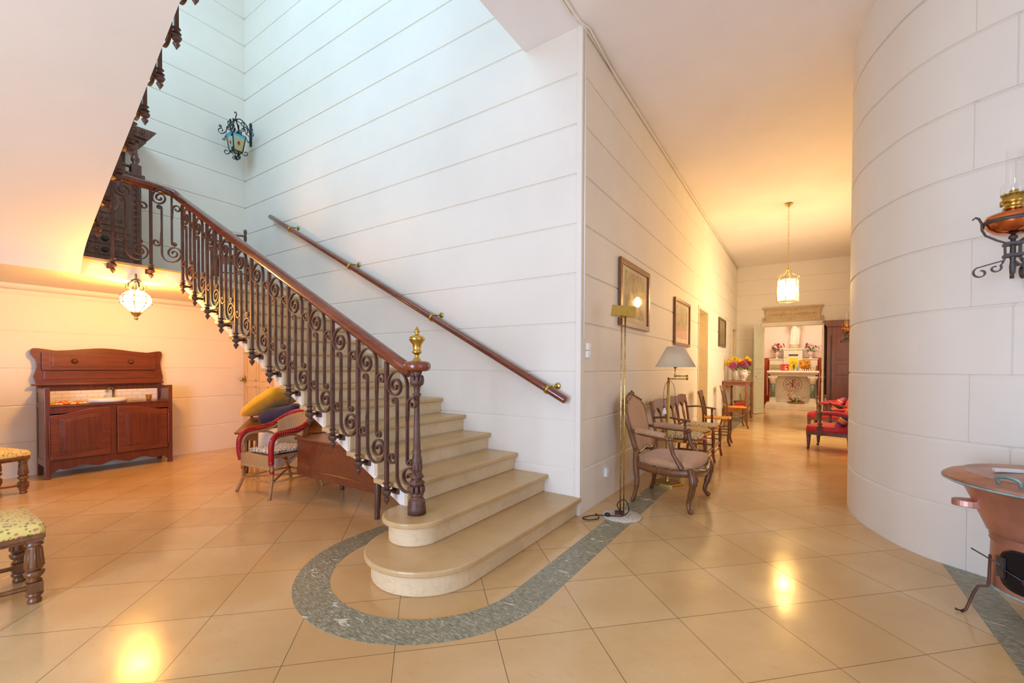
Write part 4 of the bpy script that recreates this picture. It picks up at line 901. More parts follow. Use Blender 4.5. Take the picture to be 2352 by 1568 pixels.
def bouquet(name,label,cat_,loc,vase_mb,vase_mat,fl,leaves,ztop,seed,group=None,spread=.12,lmat=None):
    r=random.Random(seed); t=thing(name,label,cat_,loc,0,group); obj('vase',vase_mb,vase_mat,t)
    b=MB()
    for k in range(leaves):
        a=r.uniform(0,2*PI); rr=r.uniform(.3,1)*spread; p=V((rr*cos(a),rr*sin(a),ztop+r.uniform(-.02,.13)))
        b.tube([(p.x*.2,p.y*.2,ztop-.06),p],.003,4); b.ball((0,0,0),.05,6,4,M=Mx.Translation(p)@Mx.Rotation(a,4,'Z')@Mx.Rotation(r.uniform(.5,1.5),4,'Y'),sz=(.12,.5,1))
    obj('foliage',b,lmat or LEAF,t)
    for (x,y,z,s,c,kd) in fl:
        obj('flower',flower((x,y,z),s,(x*2,y*2,.12),kd),PET[c],t)
    return t
gv=MB(); gv.lathe([(.05,0),(.055,.01),(.075,.06),(.085,.14),(.07,.22),(.06,.25),(.068,.26),(.06,.26),(.055,.24),(.0,.02)],seg=18)
GLASSV=plain('cut_glass','#d9d3c2',.12,0,.1,60,.003,40); GLASSV.node_tree.nodes['Principled BSDF'].inputs['Transmission Weight'].default_value=.35
bouquet('flower_vase','cut glass vase with yellow and purple flowers on the side table, nearer the wall','vase',(-1.36,12.02,.985),gv,GLASSV,[(-.10,-.05,.46,.07,'y','t'),(0,-.08,.50,.075,'y','t'),(.06,.02,.47,.07,'y','t'),(-.02,-.12,.36,.10,'p','d'),(.12,-.06,.43,.05,'r','t'),(-.14,.0,.40,.06,'y','t')],14,.26,3,spread=.15)
jv=MB(); jv.lathe([(.07,0),(.075,.012),(.06,.03),(.065,.05),(.10,.11),(.115,.17),(.10,.22),(.085,.245),(.10,.27),(.095,.27),(.08,.245),(0,.24)],seg=20)
for s in (-1,1): jv.tube(cat([(s*.10,0,.21),(s*.135,0,.23),(s*.14,0,.17),(s*.11,0,.13)],5),.009,6)
m=NT('painted_porcelain'); f=m.noise(m.co((1,1,1)),15,2); PORC=m.fin(m.ramp(f,[(.40,L('#ece5dc')),(.56,L('#ece5dc')),(.58,L('#c9683f')),(.62,L('#ece5dc')),(.64,L('#55707a')),(.68,L('#ece5dc'))],'CONSTANT'),.15)
bouquet('flower_vase','painted porcelain vase with purple dahlias on the side table, nearer the chapel','vase',(-1.21,12.36,.985),jv,PORC,[(0,-.07,.40,.11,'p','d'),(.10,.05,.44,.10,'p','d'),(-.08,.08,.38,.09,'p','d'),(.05,.04,.54,.06,'y','t'),(.12,-.04,.50,.05,'y','t'),(0,.1,.50,.05,'y','t')],14,.27,6,spread=.15)
b=MB(); b.box(-.12,.12,-.17,.17,0,.12); b.box(-.125,.125,-.175,.175,.09,.125); o=obj('red_box',b,plain('red_lacquer','#d2261a',.3),None,.006,loc=(-1.22,11.95,.326)); tag(o,'bright red lidded box on the lower shelf of the side table','box')
bk=thing('handled_basket','dark round basket with hoop handle on the lower shelf of the side table','basket',(-1.28,12.42,.326))
b=MB(); b.lathe([(.10,0),(.13,.05),(.15,.13),(.14,.13),(.12,.06),(0,.02)],seg=20); obj('body',b,mk_weave('dark_basket_weave','#5a3b22',60),bk)
b=MB(); b.tube([(.145*cos(a),0,.12+.20*sin(a)) for a in [PI*k/16 for k in range(17)]],.01,6,M=Mx.Rotation(PI/2,4,'Z')); b.tube([(.15*cos(2*PI*k/24),.15*sin(2*PI*k/24),.13) for k in range(24)],.01,6,True); obj('handle',b,BAMBOO,bk)
# ---------------------------------------------------------------- floor lamps
TERR=mk_print('terrazzo_white','#cfc2ac',['#8a6a4f','#a38b6f'],60,.3,.5)
l1=thing('floor_lamp','slim twin-pole brass reading lamp on a stained round base at the wall corner','lamp',(-1.285,3.665,0))
b=MB(); b.lathe([(.165,0),(.17,.006),(.165,.014),(.04,.02),(0,.02)],seg=32); obj('base',b,TERR,l1)
b=MB(); b.box(-.06,.02,-.02,.03,.018,.045,T(0,0,0,0,0,.4)); obj('switch_box',b,plain('rusty_metal','#5b3320',.7,.3,.3,30),l1,.003)
for x in (-.015,.017): b=MB(); b.tube([(x,0,.018),(x,0,1.0),(x,0,1.74)],.0068,8); obj('pole',b,BRASSW,l1)
b=MB(); Mh=T(0,0,1.785,0,0,.45)@Mx.Rotation(.10,4,'Y'); b.prism([(-.052,-.045),(.052,-.045),(.036,.045),(-.036,.045)],-.10,.10,0,Mh); b.lathe([(.028,1.728),(.032,1.735),(.02,1.745)],seg=12); obj('shade',b,BRASS,l1,.003)
b=MB(); pts=[(.0,-.02,.03),(-.02,-.06,.12),(.04,-.05,.17),(.07,-.02,.08),(.03,-.05,.03),(-.06,-.10,.025),(-.14,-.12,.02),(-.22,-.16,.012),(-.26,-.24,.008),(-.20,-.26,.008),(-.14,-.18,.01),(-.18,-.13,.025),(-.2,-.11,.012)]
b.tube(cat(pts,6),.0045,6); b.ball((-.09,-.105,.03),.019,8,6,sz=(1.4,1,1)); obj('cord',b,BLACK,l1)
l2=thing('floor_lamp','brass swing-arm floor lamp with grey cone shade behind the pink armchair','lamp',(-1.235,5.02,0))
b=MB(); b.lathe([(.17,0),(.17,.018),(.165,.022),(0,.022)],seg=6,sm=False); b.lathe([(.14,.022),(.14,.026),(0,.027)],seg=6,sm=False,mi=1); obj('base',b,[BRASS,WALNUT],l2)
b=MB(); b.lathe([(.022,.02),(.026,.03),(.0165,.045),(.0165,1.15),(.011,1.155),(.011,1.19),(0,1.192)],seg=16); obj('pole',b,BRASS,l2)
b=MB(); b.tube([(0,0,1.176),(.19,.015,1.176)],.0065,8); b.lathe([(.011,1.165),(.011,1.22),(0,1.222)],(.195,.016,0),10); b.tube([(.195,.016,1.208),(.066,.03,1.208)],.0065,8); b.lathe([(.011,1.195),(.012,1.215),(.006,1.225),(.006,1.29),(.017,1.295),(.017,1.33),(.012,1.40)],(.064,.03,0),10); obj('swing_arm',b,BRASS,l2)
b=MB(); b.lathe([(.215,1.31),(.092,1.535)],(.064,.03,0),36); b.v=b.v; b.f=[f for f in b.f if len(f)==4]; b.sm=[True]*len(b.f); b.mi=[0]*len(b.f)
for k in range(3): a=2*PI*k/3; b.tube([(.064,.03,1.50),(.064+.105*cos(a),.03+.105*sin(a),1.51)],.002,4)
o=obj('lamp_shade',b,LAMPSH,l2); s_m=o.modifiers.new('thick','SOLIDIFY'); s_m.thickness=.003
b=MB(); b.tube(cat([(.01,-.018,1.15),(-.03,-.03,1.10),(-.045,-.03,.95),(-.03,-.025,.80),(-.02,-.022,.60),(-.018,-.02,.05)],5),.003,5); b.tube(cat([(.01,.018,1.16),(.05,.03,1.10),(.07,.03,.95),(.075,.03,.70),(.07,.03,.40),(.06,.03,.06)],5),.003,5); obj('cord',b,DARKW,l2)
b=MB(); b.prism([(-.02,.78),(.02,.78),(.018,.82),(.008,.85),(-.008,.85),(-.018,.82)],-.036,-.026,1,T(-.03,-.0,0)); obj('cord_switch',b,WHITEP,l2,.003)
# ---------------------------------------------------------------- pictures
def mk_art(name,kind):
    m=NT(name); v=m.co((1,1,1)); sp=m.n('ShaderNodeSeparateXYZ'); m.l(v,sp.inputs[0])
    f=m.noise(v,7 if kind!=2 else 10,8,.7,.8); 
    c=m.ramp(f,[(.38,L('#a08d60')),(.5,L('#cdb680')),(.64,L('#e6d09b'))] if kind==0 else [(.35,L('#8d8a6a')),(.5,L('#c7bd98')),(.62,L('#dccfae'))] if kind==1 else [(.35,L('#6d6240')),(.6,L('#9a8c5e'))])
    if kind==1:
        k=m.ramp(sp.outputs[2],[(.38,(1,1,1,1)),(.42,(0,0,0,1))]); mp=m.n('ShaderNodeMapRange'); mp.inputs[1].default_value=-.25; mp.inputs[2].default_value=.25; m.l(sp.outputs[2],mp.inputs[0]); k=m.ramp(mp.outputs[0],[(.30,(1,1,1,1)),(.42,(0,0,0,1))]); c=m.mix(k,c,L('#dda88c'))
    return m.fin(c,.6)
def picture(y0,y1,z0,z1,fw,fm,kind,label):
    w=y1-y0;h=z1-z0; t=thing('framed_picture',label,'picture',(-1.598,(y0+y1)/2,(z0+z1)/2)); b=MB()
    for s in (-1,1):
        b.box(.006,.034,s*(w/2)-(fw if s>0 else 0),s*(w/2)+(0 if s>0 else fw),-h/2,h/2); b.box(.0065,.0335,-w/2+.0005,w/2-.0005,s*(h/2-.0005)-(fw if s>0 else 0),s*(h/2)+(0 if s>0 else fw))
    obj('frame',b,fm,t,.004)
    b=MB(); b.box(.004,.012,-w/2+.01,w/2-.01,-h/2+.01,h/2-.01); obj('mount',b,plain('mount_board','#f0dcae' if kind!=2 else '#8f7f52',.7),t)
    if kind!=2: b=MB(); b.box(.012,.0135,-w*.33,w*.33,-h*.34,h*.36); obj('print',b,mk_art('engraving',kind),t)
    else: b=MB(); b.box(.012,.0135,-w/2+fw,w/2-fw,-h/2+fw,h/2-fw); obj('print',b,mk_art('dark_engraving',2),t)
    b=MB(); ga,gb=w/2-fw*.8,h/2-fw*.8; b.add([(.019,-ga,-gb),(.019,ga,-gb),(.019,ga,gb),(.019,-ga,gb)],[(0,1,2,3)]); obj('glass',b,glassy('picture_glass',(1,1,1,1),.14),t)
FRW=wood('frame_oak','#743f1f','#9c6236',.35,1,4,.3)
picture(4.385,5.425,1.742,2.458,.058,FRW,0,'largest brown framed engraving on the corridor wall, behind the twin-pole lamp')
picture(6.75,7.80,1.645,2.362,.045,FRW,1,'brown framed print of trees and pink water above the grey lampshade')
picture(10.98,11.98,1.80,2.478,.05,DARKW,2,'dark framed picture on the corridor wall above the flower table')
# door recesses in the corridor wall
for i,(y0,y1,h) in enumerate(((8.66,9.63,2.43),(13.38,14.25,2.40))):
    e=thing('door_%d'%(3+i),'x','x'); del e['label'],e['category']; e['kind']='structure'; e.location=(-1.6,(y0+y1)/2,0); w=(y1-y0)/2
    b=MB(); b.box(-.42,.012,-w-.03,-w+.02,0,h+.04); b.box(-.42,.012,w-.02,w+.03,0,h+.04); b.box(-.421,.013,-w-.029,w+.029,h-.02,h+.039); struct('door_frame',b,CREAMP,.004,e)
    b=MB(); b.box(-.42,-.38,-w,w,0,h); 
    for z0,z1 in ((.15,.95),(1.05,h-.15)): b.box(-.38,-.37,-w+.12,w-.12,z0,z1)
    d=struct('door_leaf',b,CREAMP,.006,e)
# switch and socket
b=MB(); b.box(0,.028,-.03,.03,.0,.062); b.box(0,.028,-.03,.03,.068,.13); b.box(.028,.032,-.02,.02,.012,.05); b.box(.028,.032,-.02,.02,.08,.118); o=obj('light_switch',b,WHITEP,None,.004,loc=(-1.60,3.605,1.385)); tag(o,'white double light switch near the wall corner','switch')
b=MB(); b.box(0,.03,-.035,.035,0,.085); b.lathe([(.024,0),(.024,.004),(.018,.003),(0,.001)],M=Mx.Translation((.03,0,.043))@Mx.Rotation(PI/2,4,'Y'),seg=16); o=obj('wall_socket',b,WHITEP,None,.004,loc=(-1.60,4.075,.225)); tag(o,'small white wall socket low on the corridor wall','socket')
# ---------------------------------------------------------------- corridor lantern
def mk_lglass():
    m=NT('lantern_glass'); t=m.n('ShaderNodeBsdfTransparent'); g=m.n('ShaderNodeBsdfTranslucent'); x=m.n('ShaderNodeMixShader'); x.inputs[0].default_value=.14; m.l(t.outputs[0],x.inputs[1]); m.l(g.outputs[0],x.inputs[2]); m.l(x.outputs[0],m.out.inputs[0]); return m.m
cl=thing('hanging_lantern','glazed brass lantern hanging on a chain in the corridor','lantern',(-.213,9.27,2.50))
R0=.172; b=MB(); H6=[(R0*cos(PI/3*k+.35),R0*sin(PI/3*k+.35)) for k in range(6)]
for (x,y) in H6:
    b.tube([(x,y,0),(x,y,.39)],.0055,6)
    b.tube(cat([(x,y,.39),(x*1.12,y*1.12,.425),(x*.85,y*.85,.47),(x*.42,y*.42,.50),(x*.2,y*.2,.55),(x*.06,y*.06,.575)],5),[(.003,.009)]*26,4,flat=(x,y,0))
    for z in (.13,.26): b.ball((x*1.05,y*1.05,z),.011,8,6)
for z in (0,.13,.26,.39): b.tube([(x,y,z) for x,y in H6],.0055 if z in (0,.39) else .0035,6,True)
b.ball((0,0,.58),.028,10,6); b.tube([(0,0,.36),(0,0,.58)],.004,6); b.lathe([(.02,.30),(.022,.36),(.01,.37)],seg=10); obj('frame',b,BRASSW,cl)
g=MB()
for k in range(6): a=H6[k];c=H6[(k+1)%6]; g.add([(*a,0.005),(*c,0.005),(*c,.385),(*a,.385)],[(0,1,2,3)])
obj('glass',g,mk_lglass(),cl)
b=MB(); b.lathe([(0,.10),(.03,.115),(.058,.16),(.060,.20),(.045,.25),(.022,.29),(.018,.31)],seg=16); obj('bulb',b,emis('lit_bulb',(1,.57,.175,1),600),cl)['label']='lit bulb'
b=MB(); z=.60
i=0
while z<1.70:
    Mk=Mx.Translation((0,0,z))@Mx.Rotation(PI/2*(i%2),4,'Z'); b.tube([(.011*cos(2*PI*q/8),0,.022*sin(2*PI*q/8)) for q in range(8)],.0035,4,True,M=Mk); z+=.036; i+=1
b.lathe([(0,1.68),(.012,1.685),(.02,1.70),(.06,1.735),(.065,1.745),(.02,1.76)],seg=16); obj('chain',b,BRASSW,cl)
# ---------------------------------------------------------------- red velvet armchairs
ra=thing('red_armchair','red velvet armchair with turned arm posts partly hidden by the rounded wall, nearest','armchair',(.47,8.60,0),math.radians(164))
SQ=[(.34,-.30),(.35,0),(.34,.30),(-.25,.27),(-.25,-.27)]; SQ=[(p.x,p.y) for p in cat([(x,y,0) for x,y in SQ],4,True)]
SQ=[(.32,-.30),(.345,-.15),(.35,0),(.345,.15),(.32,.30),(.05,.295),(-.26,.28),(-.27,0),(-.26,-.28),(.05,-.295)]
obj('seat',pad(SQ,.30,.385,.035,.02),REDLEATHER,ra)
b=MB(); b.prism([(x*1.0,y*1.0) for x,y in SQ],.245,.302); b.box(.10,.18,.27,.305,.24,.38); b.box(.10,.18,-.305,-.27,.24,.38); obj('seat_rail',b,DARKW,ra,.005)
for sx,sy in ((.295,.26),(.295,-.26),(-.23,.24),(-.23,-.24)):
    b=MB(); b.lathe([(.018,.05),(.022,.08),(.03,.19),(.024,.20),(.034,.21),(.03,.25)],(sx,sy,0),12); b.lathe([(.02,.0),(.022,.012),(.02,.024)],M=T(sx+.012,sy-.011,.022,PI/2),seg=12); b.tube([(sx,sy,.06),(sx+.012,sy,.022)],.008,6); obj('leg',b,DARKW,ra)
for s in (-1,1):
    b=MB(); b.lathe([(.03,.36),(.034,.38),(.018,.40),(.04,.42),(.02,.44),(.024,.50),(.022,.56),(.034,.58),(.034,.62),(.018,.63),(.022,.68),(.016,.71),(.026,.72),(.02,.735),(0,.74)],(.14,s*.285,0),12); b.tube(cat([(.14,s*.285,.575),(-.02,s*.285,.585),(-.2,s*.28,.565),(-.33,s*.27,.55)],4),.018,8); a_=obj('arm',b,DARKW,ra)
    b=MB(); b.tube(cat([(.09,s*.285,.595),(.06,s*.285,.605),(-.05,s*.285,.61),(-.16,s*.282,.60),(-.24,s*.28,.585)],4),[(.018,.03)]+[(.026,.04)]*15+[(.015,.03)],10,flat=(0,0,1)); obj('arm_pad',b,REDLEATHER,a_)
b=MB(); Mb=Mx.Translation((-.25,0,.36))@Mx.Rotation(math.radians(-20),4,'Y'); b.box(-.05,.035,-.27,.27,0,.84,Mb); obj('backrest',b,plain('orange_red_velvet','#d8412f',.6,0,.1),ra,.03,3)
dup(ra,(.50,11.0,0),math.radians(166),'red velvet armchair with turned arm posts, the farther of the two')
def mk_stripe():
    m=NT('striped_cloth'); v=m.co((1,1,1)); sp=m.n('ShaderNodeSeparateXYZ'); m.l(v,sp.inputs[0]); a=m.n('ShaderNodeMath',operation='MULTIPLY'); m.l(sp.outputs[0],a.inputs[0]); a.inputs[1].default_value=3.1; fr=m.n('ShaderNodeMath',operation='FRACT'); m.l(a.outputs[0],fr.inputs[0])
    return m.fin(m.ramp(fr.outputs[0],[(.0,L('#7a2d5f')),(.22,L('#d8582c')),(.42,L('#e6b98f')),(.47,L('#a24a76')),(.66,L('#6b2b63')),(.78,L('#e07a35')),(.93,L('#ddb08a'))],'CONSTANT'),.85)
STRIPE=mk_stripe()
for i,(p,l) in enumerate((((.60,8.52,.52),'striped orange and purple cushion leaning in the nearest red armchair'),((.62,10.92,.53),'striped orange and purple cushion on the farther red armchair'))):
    o=obj('striped_cushion',cushion(.42,.42,.13,seed=40+i),STRIPE,loc=p,rot=(0,math.radians(-58),math.radians(-12))); tag(o,l,'cushion','striped cushions on the red armchairs')
# ---------------------------------------------------------------- armoire
ar=thing('armoire','tall brown oak armoire with panelled doors to the right of the chapel doorway','armoire',(1.25,13.72,0))
b=MB(); b.box(-.70,.70,0,.60,.10,2.38); b.box(-.72,.72,-.015,.60,0,.14); b.prism([(-.70,2.36),(-.73,2.40),(-.76,2.46),(-.80,2.52),(.80,2.52),(.76,2.46),(.73,2.40),(.70,2.36)],-.07,.62,1); obj('body',b,ARMW,ar,.008)
for s in (-1,1):
    b=MB(); b.box(min(s*.01,s*.60),max(s*.01,s*.60),-.025,0,.16,2.33); d=obj('door',b,ARMW,ar,.004)
    for z0,z1 in ((.26,1.05),(1.13,1.42),(1.50,2.20)):
        x0,x1=sorted((s*.09,s*.52)); P=[(x0,z0),(x1,z0),(x1,z1-.06),((x0+x1)/2+.12,z1-.05),((x0+x1)/2,z1),((x0+x1)/2-.12,z1-.05),(x0,z1-.06)] if z1>2 else [(x0,z0),(x1,z0),(x1,z1),(x0,z1)]
        b=MB(); b.prism(P,-.033,-.02,1); cx=(x0+x1)/2; cz=(z0+z1)/2; b.prism([(cx+(x-cx)*.88,cz+(z-cz)*.92) for x,z in P],-.04,-.02,1); obj('raised_panel',b,ARMW,d,.004)
b=MB(); b.lathe([(.008,.3),(.012,.32),(.01,.34),(.01,2.1),(.012,2.12),(0,2.14)],(-.62,-.02,0),8); obj('hinge',b,IRONG,ar)
# ---------------------------------------------------------------- oil lamp wall brackets
lampA=thing('oil_lamp_sconce','copper oil lamp with glass chimney in a wrought iron bracket on the rounded wall','lamp',(.985,3.60,1.83),math.radians(0))
b=MB(); b.lathe([(0,.228),(.05,.23),(.075,.24),(.105,.268),(.116,.30),(.118,.318),(.108,.338),(.07,.352),(.04,.358),(.035,.37)],seg=32); obj('reservoir',b,COPPERB,lampA)
b=MB(); b.lathe([(.030,.365),(.046,.372),(.04,.382),(.03,.39),(.052,.402),(.056,.414),(.044,.424),(.05,.45),(.046,.45),(.038,.425),(0,.42)],seg=24)
for k in range(12): a=2*PI*k/12; b.ball((.049*cos(a),.049*sin(a),.452),.006,5,4)
b.tube([(0,0,.395),(-.055,-.045,.392)],.004,6); b.lathe([(.017,0),(.017,.006),(0,.008)],M=Mx.Translation((-.058,-.047,.392))@Mx.Rotation(-PI/2,4,'Y'),seg=14); b.lathe([(.012,.42),(.02,.46),(.018,.475),(0,.478)],seg=12); obj('burner',b,BRASS,lampA)
b=MB(); pr=[(.036,.43),(.044,.45),(.055,.475),(.052,.50),(.036,.518),(.032,.53),(.033,.708)]; b.lathe(pr,seg=24); b.f=[f for f in b.f if len(f)==4]; b.sm=[True]*len(b.f); b.mi=[0]*len(b.f); obj('glass_chimney',b,glassy('lamp_chimney_glass',(1,1,1,1),.16),lampA)['label']='clear glass chimney'
b=MB()
b.tube([(.121*cos(2*PI*k/32),.121*sin(2*PI*k/32),.30) for k in range(32)],(.014,.003),4,True,flat=(0,0,1))
for a in (PI*1.02,PI*1.75,PI*.42):
    Mz=Mx.Rotation(a,4,'Z'); b.ribbon([(.16,.335)]+spir(.148,.318,.022,.014,PI*.1,PI*1.0,8)[:0]+[(.165,.335),(.155,.345),(.14,.338),(.128,.31),(.126,.27),(.11,.235),(.06,.20),(.032,.185),(.03,.10)]+[(.036,.085),(.09,.07),(.14,.055)]+spir(.128,.025,.034,.012,PI*.35,-PI*1.5,20),.003,-.009,.009,M=Mz)
    b.ribbon([(.03,.10),(.04,.07)]+spir(.068,.045,.026,.009,PI*.8,PI*2.6,16),.003,-.008,.008,M=Mz)
b.lathe([(.0,.0),(.012,.01),(.014,.05),(.01,.08),(.013,.09),(.011,.2),(.018,.205),(.02,.215),(.008,.228),(0,.232)],seg=10)
for z in (.11,.175): b.box(-.034,.034,-.034,.034,z-.008,z+.008)
obj('bracket',b,IRONG,lampA)
b=MB(); b.ribbon(cat([(0,.07,0),(.05,.06,0),(.12,.075,0),(.20,.07,0),(.245,.07,0)],5) and [(.0,.075),(.05,.06),(.10,.07),(.15,.075),(.20,.07),(.24,.068)],.006,-.012,.012,M=Mx.Rotation(math.radians(52),4,'Z')); b.ribbon(spir(.12,.02,.045,.012,PI*.5,PI*2.4,24),.003,-.009,.009,M=Mx.Rotation(math.radians(52),4,'Z')); b.box(.235,.25,-.03,.03,-.05,.19,Mx.Rotation(math.radians(52),4,'Z')); obj('wall_arm',b,IRONG,lampA)
lampB=dup(lampA,(.875,12.7,1.90),math.radians(-52),'copper oil lamp with glass chimney on the far corridor wall before the armoire')
for c in lampB.children:
    if c.name.startswith('wall_arm'): c.scale=(1.9,1,1); c.rotation_euler=(0,0,0)
# ---------------------------------------------------------------- copper wash boiler on legs
sv=thing('copper_boiler','old copper wash boiler on iron legs with a black fire door by the rounded wall','boiler',(1.075,3.29,0),math.radians(-10))
b=MB(); b.lathe([(.232,.165),(.236,.172),(.232,.18),(.228,.40),(.235,.41),(.228,.42),(.236,.43),(.228,.44),(.238,.452)],seg=48); obj('firebox',b,COPPER,sv)
b=MB(); b.lathe([(.238,.45),(.246,.456),(.262,.50),(.295,.58),(.325,.65),(.345,.69),(.36,.705),(.40,.70),(.415,.708),(.415,.716)],seg=56); obj('bowl',b,COPPER,sv)
b=MB(); b.lathe([(.415,.714),(.417,.722),(.40,.735),(.345,.752),(.34,.758),(.33,.757),(.20,.768),(.0,.772)],seg=56); ldc=obj('lid',b,plain('aged_copper','#b98f7e',.4,.7,.25,6,.001,30),sv)
b=MB(); b.tube([(.416*cos(2*PI*k/48),.416*sin(2*PI*k/48),.713) for k in range(48)],.005,6,True); obj('rim_band',b,plain('green_patina','#9cc0bf',.5,.3,.3,25),sv)
b=MB(); b.tube([(.234*cos(2*PI*k/40),.234*sin(2*PI*k/40),.17) for k in range(40)],.006,6,True); obj('base_band',b,bpy.data.materials['green_patina'],sv)
b=MB(); al=PI*1.32; cx,cy=.375*cos(al),.375*sin(al); b.tube(cat([(.36*cos(al-.11),.36*sin(al-.11),.745),(.375*cos(al-.1),.375*sin(al-.1),.775),(.375*cos(al),.375*sin(al),.785),(.375*cos(al+.1),.375*sin(al+.1),.775),(.36*cos(al+.11),.36*sin(al+.11),.745)],4),(.004,.009),6); obj('handle',b,plain('verdigris','#8fb0a8',.5,.5,.25,20),ldc)
b=MB(); b.lathe([(.062,.766),(.075,.77),(.064,.785),(.068,.95),(.072,.955),(.066,.955),(.06,.79)],(-.045,.0,0),24); obj('flue_pipe',b,plain('pink_copper','#c39a93',.6,.35,.15,6),sv)
b=MB(); b.box(-.06,.06,-.012,.012,.0,.018,T(-.175,-.055,.770,0,0,.5)); obj('paper_card',b,plain('white_paper','#e6e0d2',.5),sv,.003)  # white card lying on the boiler lid
a0=PI*1.06; b=MB(); Mz=Mx.Rotation(a0,4,'Z'); b.prism([(.26,-.05)]+[(.30+.085*cos(q),.048*sin(q)) for q in [PI*(-.5+k/16) for k in range(17)]]+[(.26,.05)],.565,.60,2,Mz); obj('spout',b,COPPER,sv,.004)
def cyl_patch(r,ac_,hw,z0,z1,n=24,th=.012):
    b=MB(); vs=[]; out=[]
    for k in range(n*2):
        t=2*PI*k/(n*2); e=lambda q,p:math.copysign(abs(q)**p,q); out.append((hw*e(cos(t),.55),(z0+z1)/2+(z1-z0)/2*e(sin(t),.6)))
    for rr in (r,r+th):
        for a,z in out: vs.append((rr*cos(ac_+a),rr*sin(ac_+a),z))
    n2=len(out); rings=[(i,(i+1)%n2,(i+1)%n2+n2,i+n2) for i in range(n2)]; vs2=list(vs); fs=list(rings)
    m=8; base_=len(vs2)
    for k in range(1,m):
        for a,z in out: kk=1-k/m; vs2.append(((r+th)*cos(ac_+a*kk),(r+th)*sin(ac_+a*kk),(z0+z1)/2+(z-(z0+z1)/2)*kk))
    prev=n2
    for k in range(1,m):
        cur=base_+(k-1)*n2
        for i in range(n2): fs.append((prev+i,prev+(i+1)%n2,cur+(i+1)%n2,cur+i))
        prev=cur
    fs.append(tuple(range(prev,prev+n2))); b.add(vs2,fs,True); return b
ad=PI*1.37
b=cyl_patch(.228,ad,.62,.195,.405); dd=obj('fire_door',b,plain('black_enamel','#10131f',.18,.3,.2,9),sv)
b=MB()
for a in (ad-.55,): 
    b.box(.238,.25,-.018,.018,.25,.35,Mx.Rotation(a,4,'Z')); b.tube([(.248*cos(a),.248*sin(a),.31),(.30*cos(a-.5),.30*sin(a-.5),.335)],.004,6); b.tube([(.25*cos(a),.25*sin(a),.30),(.247*cos(a+.4),.247*sin(a+.4),.27)],.0035,6); b.lathe([(.02,0),(.02,.006),(0,.008)],M=Mx.Translation((.244*cos(a+.45),.244*sin(a+.45),.268))@Mx.Rotation(a+.45,4,'Z')@Mx.Rotation(PI/2,4,'Y'),seg=12)
obj('door_latch',b,IRONG,dd)
for a in (PI*1.09,PI*1.75,PI*.42):
    b=MB(); c,s=cos(a),sin(a); b.tube([(.242*c,.242*s,.33),(.245*c,.245*s,.19),(.25*c,.25*s,.165),(.285*c,.285*s,.155),(.30*c,.30*s,.12),(.33*c,.33*s,.02),(.345*c,.345*s,.006),(.37*c,.37*s,.012)],[(.006,.011)]*8,6,flat=(c,s,0)); obj('leg',b,IRON,sv)
# ---------------------------------------------------------------- chapel behind the corridor
CHW=mk_plaster('chapel_plaster','#f2dfcb'); YC0,YC1=YE+.16,17.25
b=MB(); b.box(-1.75,-1.6,YC0-.01,YC1,0,3.9); b.box(1.25,1.4,YC0-.01,YC1,0,3.9); b.box(-1.75,1.4,YC1,YC1+.15,0,3.9); b.box(-1.75,1.4,YC0-.008,YC1+.15,3.9,4.0); b.box(-1.75,1.4,YC0-.01,YC0+.05,2.95,3.9); b.box(-1.75,-.95,YC0-.01,YC0+.05,0,2.95); b.box(.55,1.4,YC0-.01,YC0+.05,0,2.95); struct('wall_chapel',b,CHW)
b=MB()
for x0,x1 in ((-.96,-.89),(.48,.55)): b.box(x0,x1,YE-.03,YC0+.02,0,2.56)
b.box(-.961,.551,YE-.031,YC0+.021,2.49,2.60); struct('trim_5',b,CREAMP,.006)
def leaf(name,p,rz,w,col):
    e=thing(name,'x','x'); del e['label'],e['category']; e['kind']='structure'; e.location=p; e.rotation_euler=(0,0,rz)
    b=MB(); b.box(0,w,-.02,.02,.01,2.47); d=struct('door_leaf',b,col,.004,e)
    b=MB()
    for z0,z1 in ((.16,.92),(1.0,1.20),(1.28,2.32)):
        for s in (-1,1):
            y=.02*s
            for (a0,a1,c0,c1) in ((.08,w-.08,z0,z0+.022),(.08,w-.08,z1-.022,z1),(.08,.102,z0,z1),(w-.102,w-.08,z0,z1)): b.box(a0,a1,min(y,y+.01*s),max(y,y+.01*s),c0,c1)
    struct('door_panel',b,col,.003,d)
    b=MB(); 
    for z in (1.07,): b.lathe([(.01,-.05),(.018,-.04),(.01,-.02),(.01,.02),(.018,.04),(.01,.05)],M=T(w-.05,0,z,PI/2),seg=10)
    struct('door_handle',b,BRASSW,0,d); return e
leaf('door_5',(-.91,YE-.03,0),math.radians(248),.50,PALEGREEN); leaf('door_6',(.50,YE-.03,0),math.radians(267),.50,CREAMP)
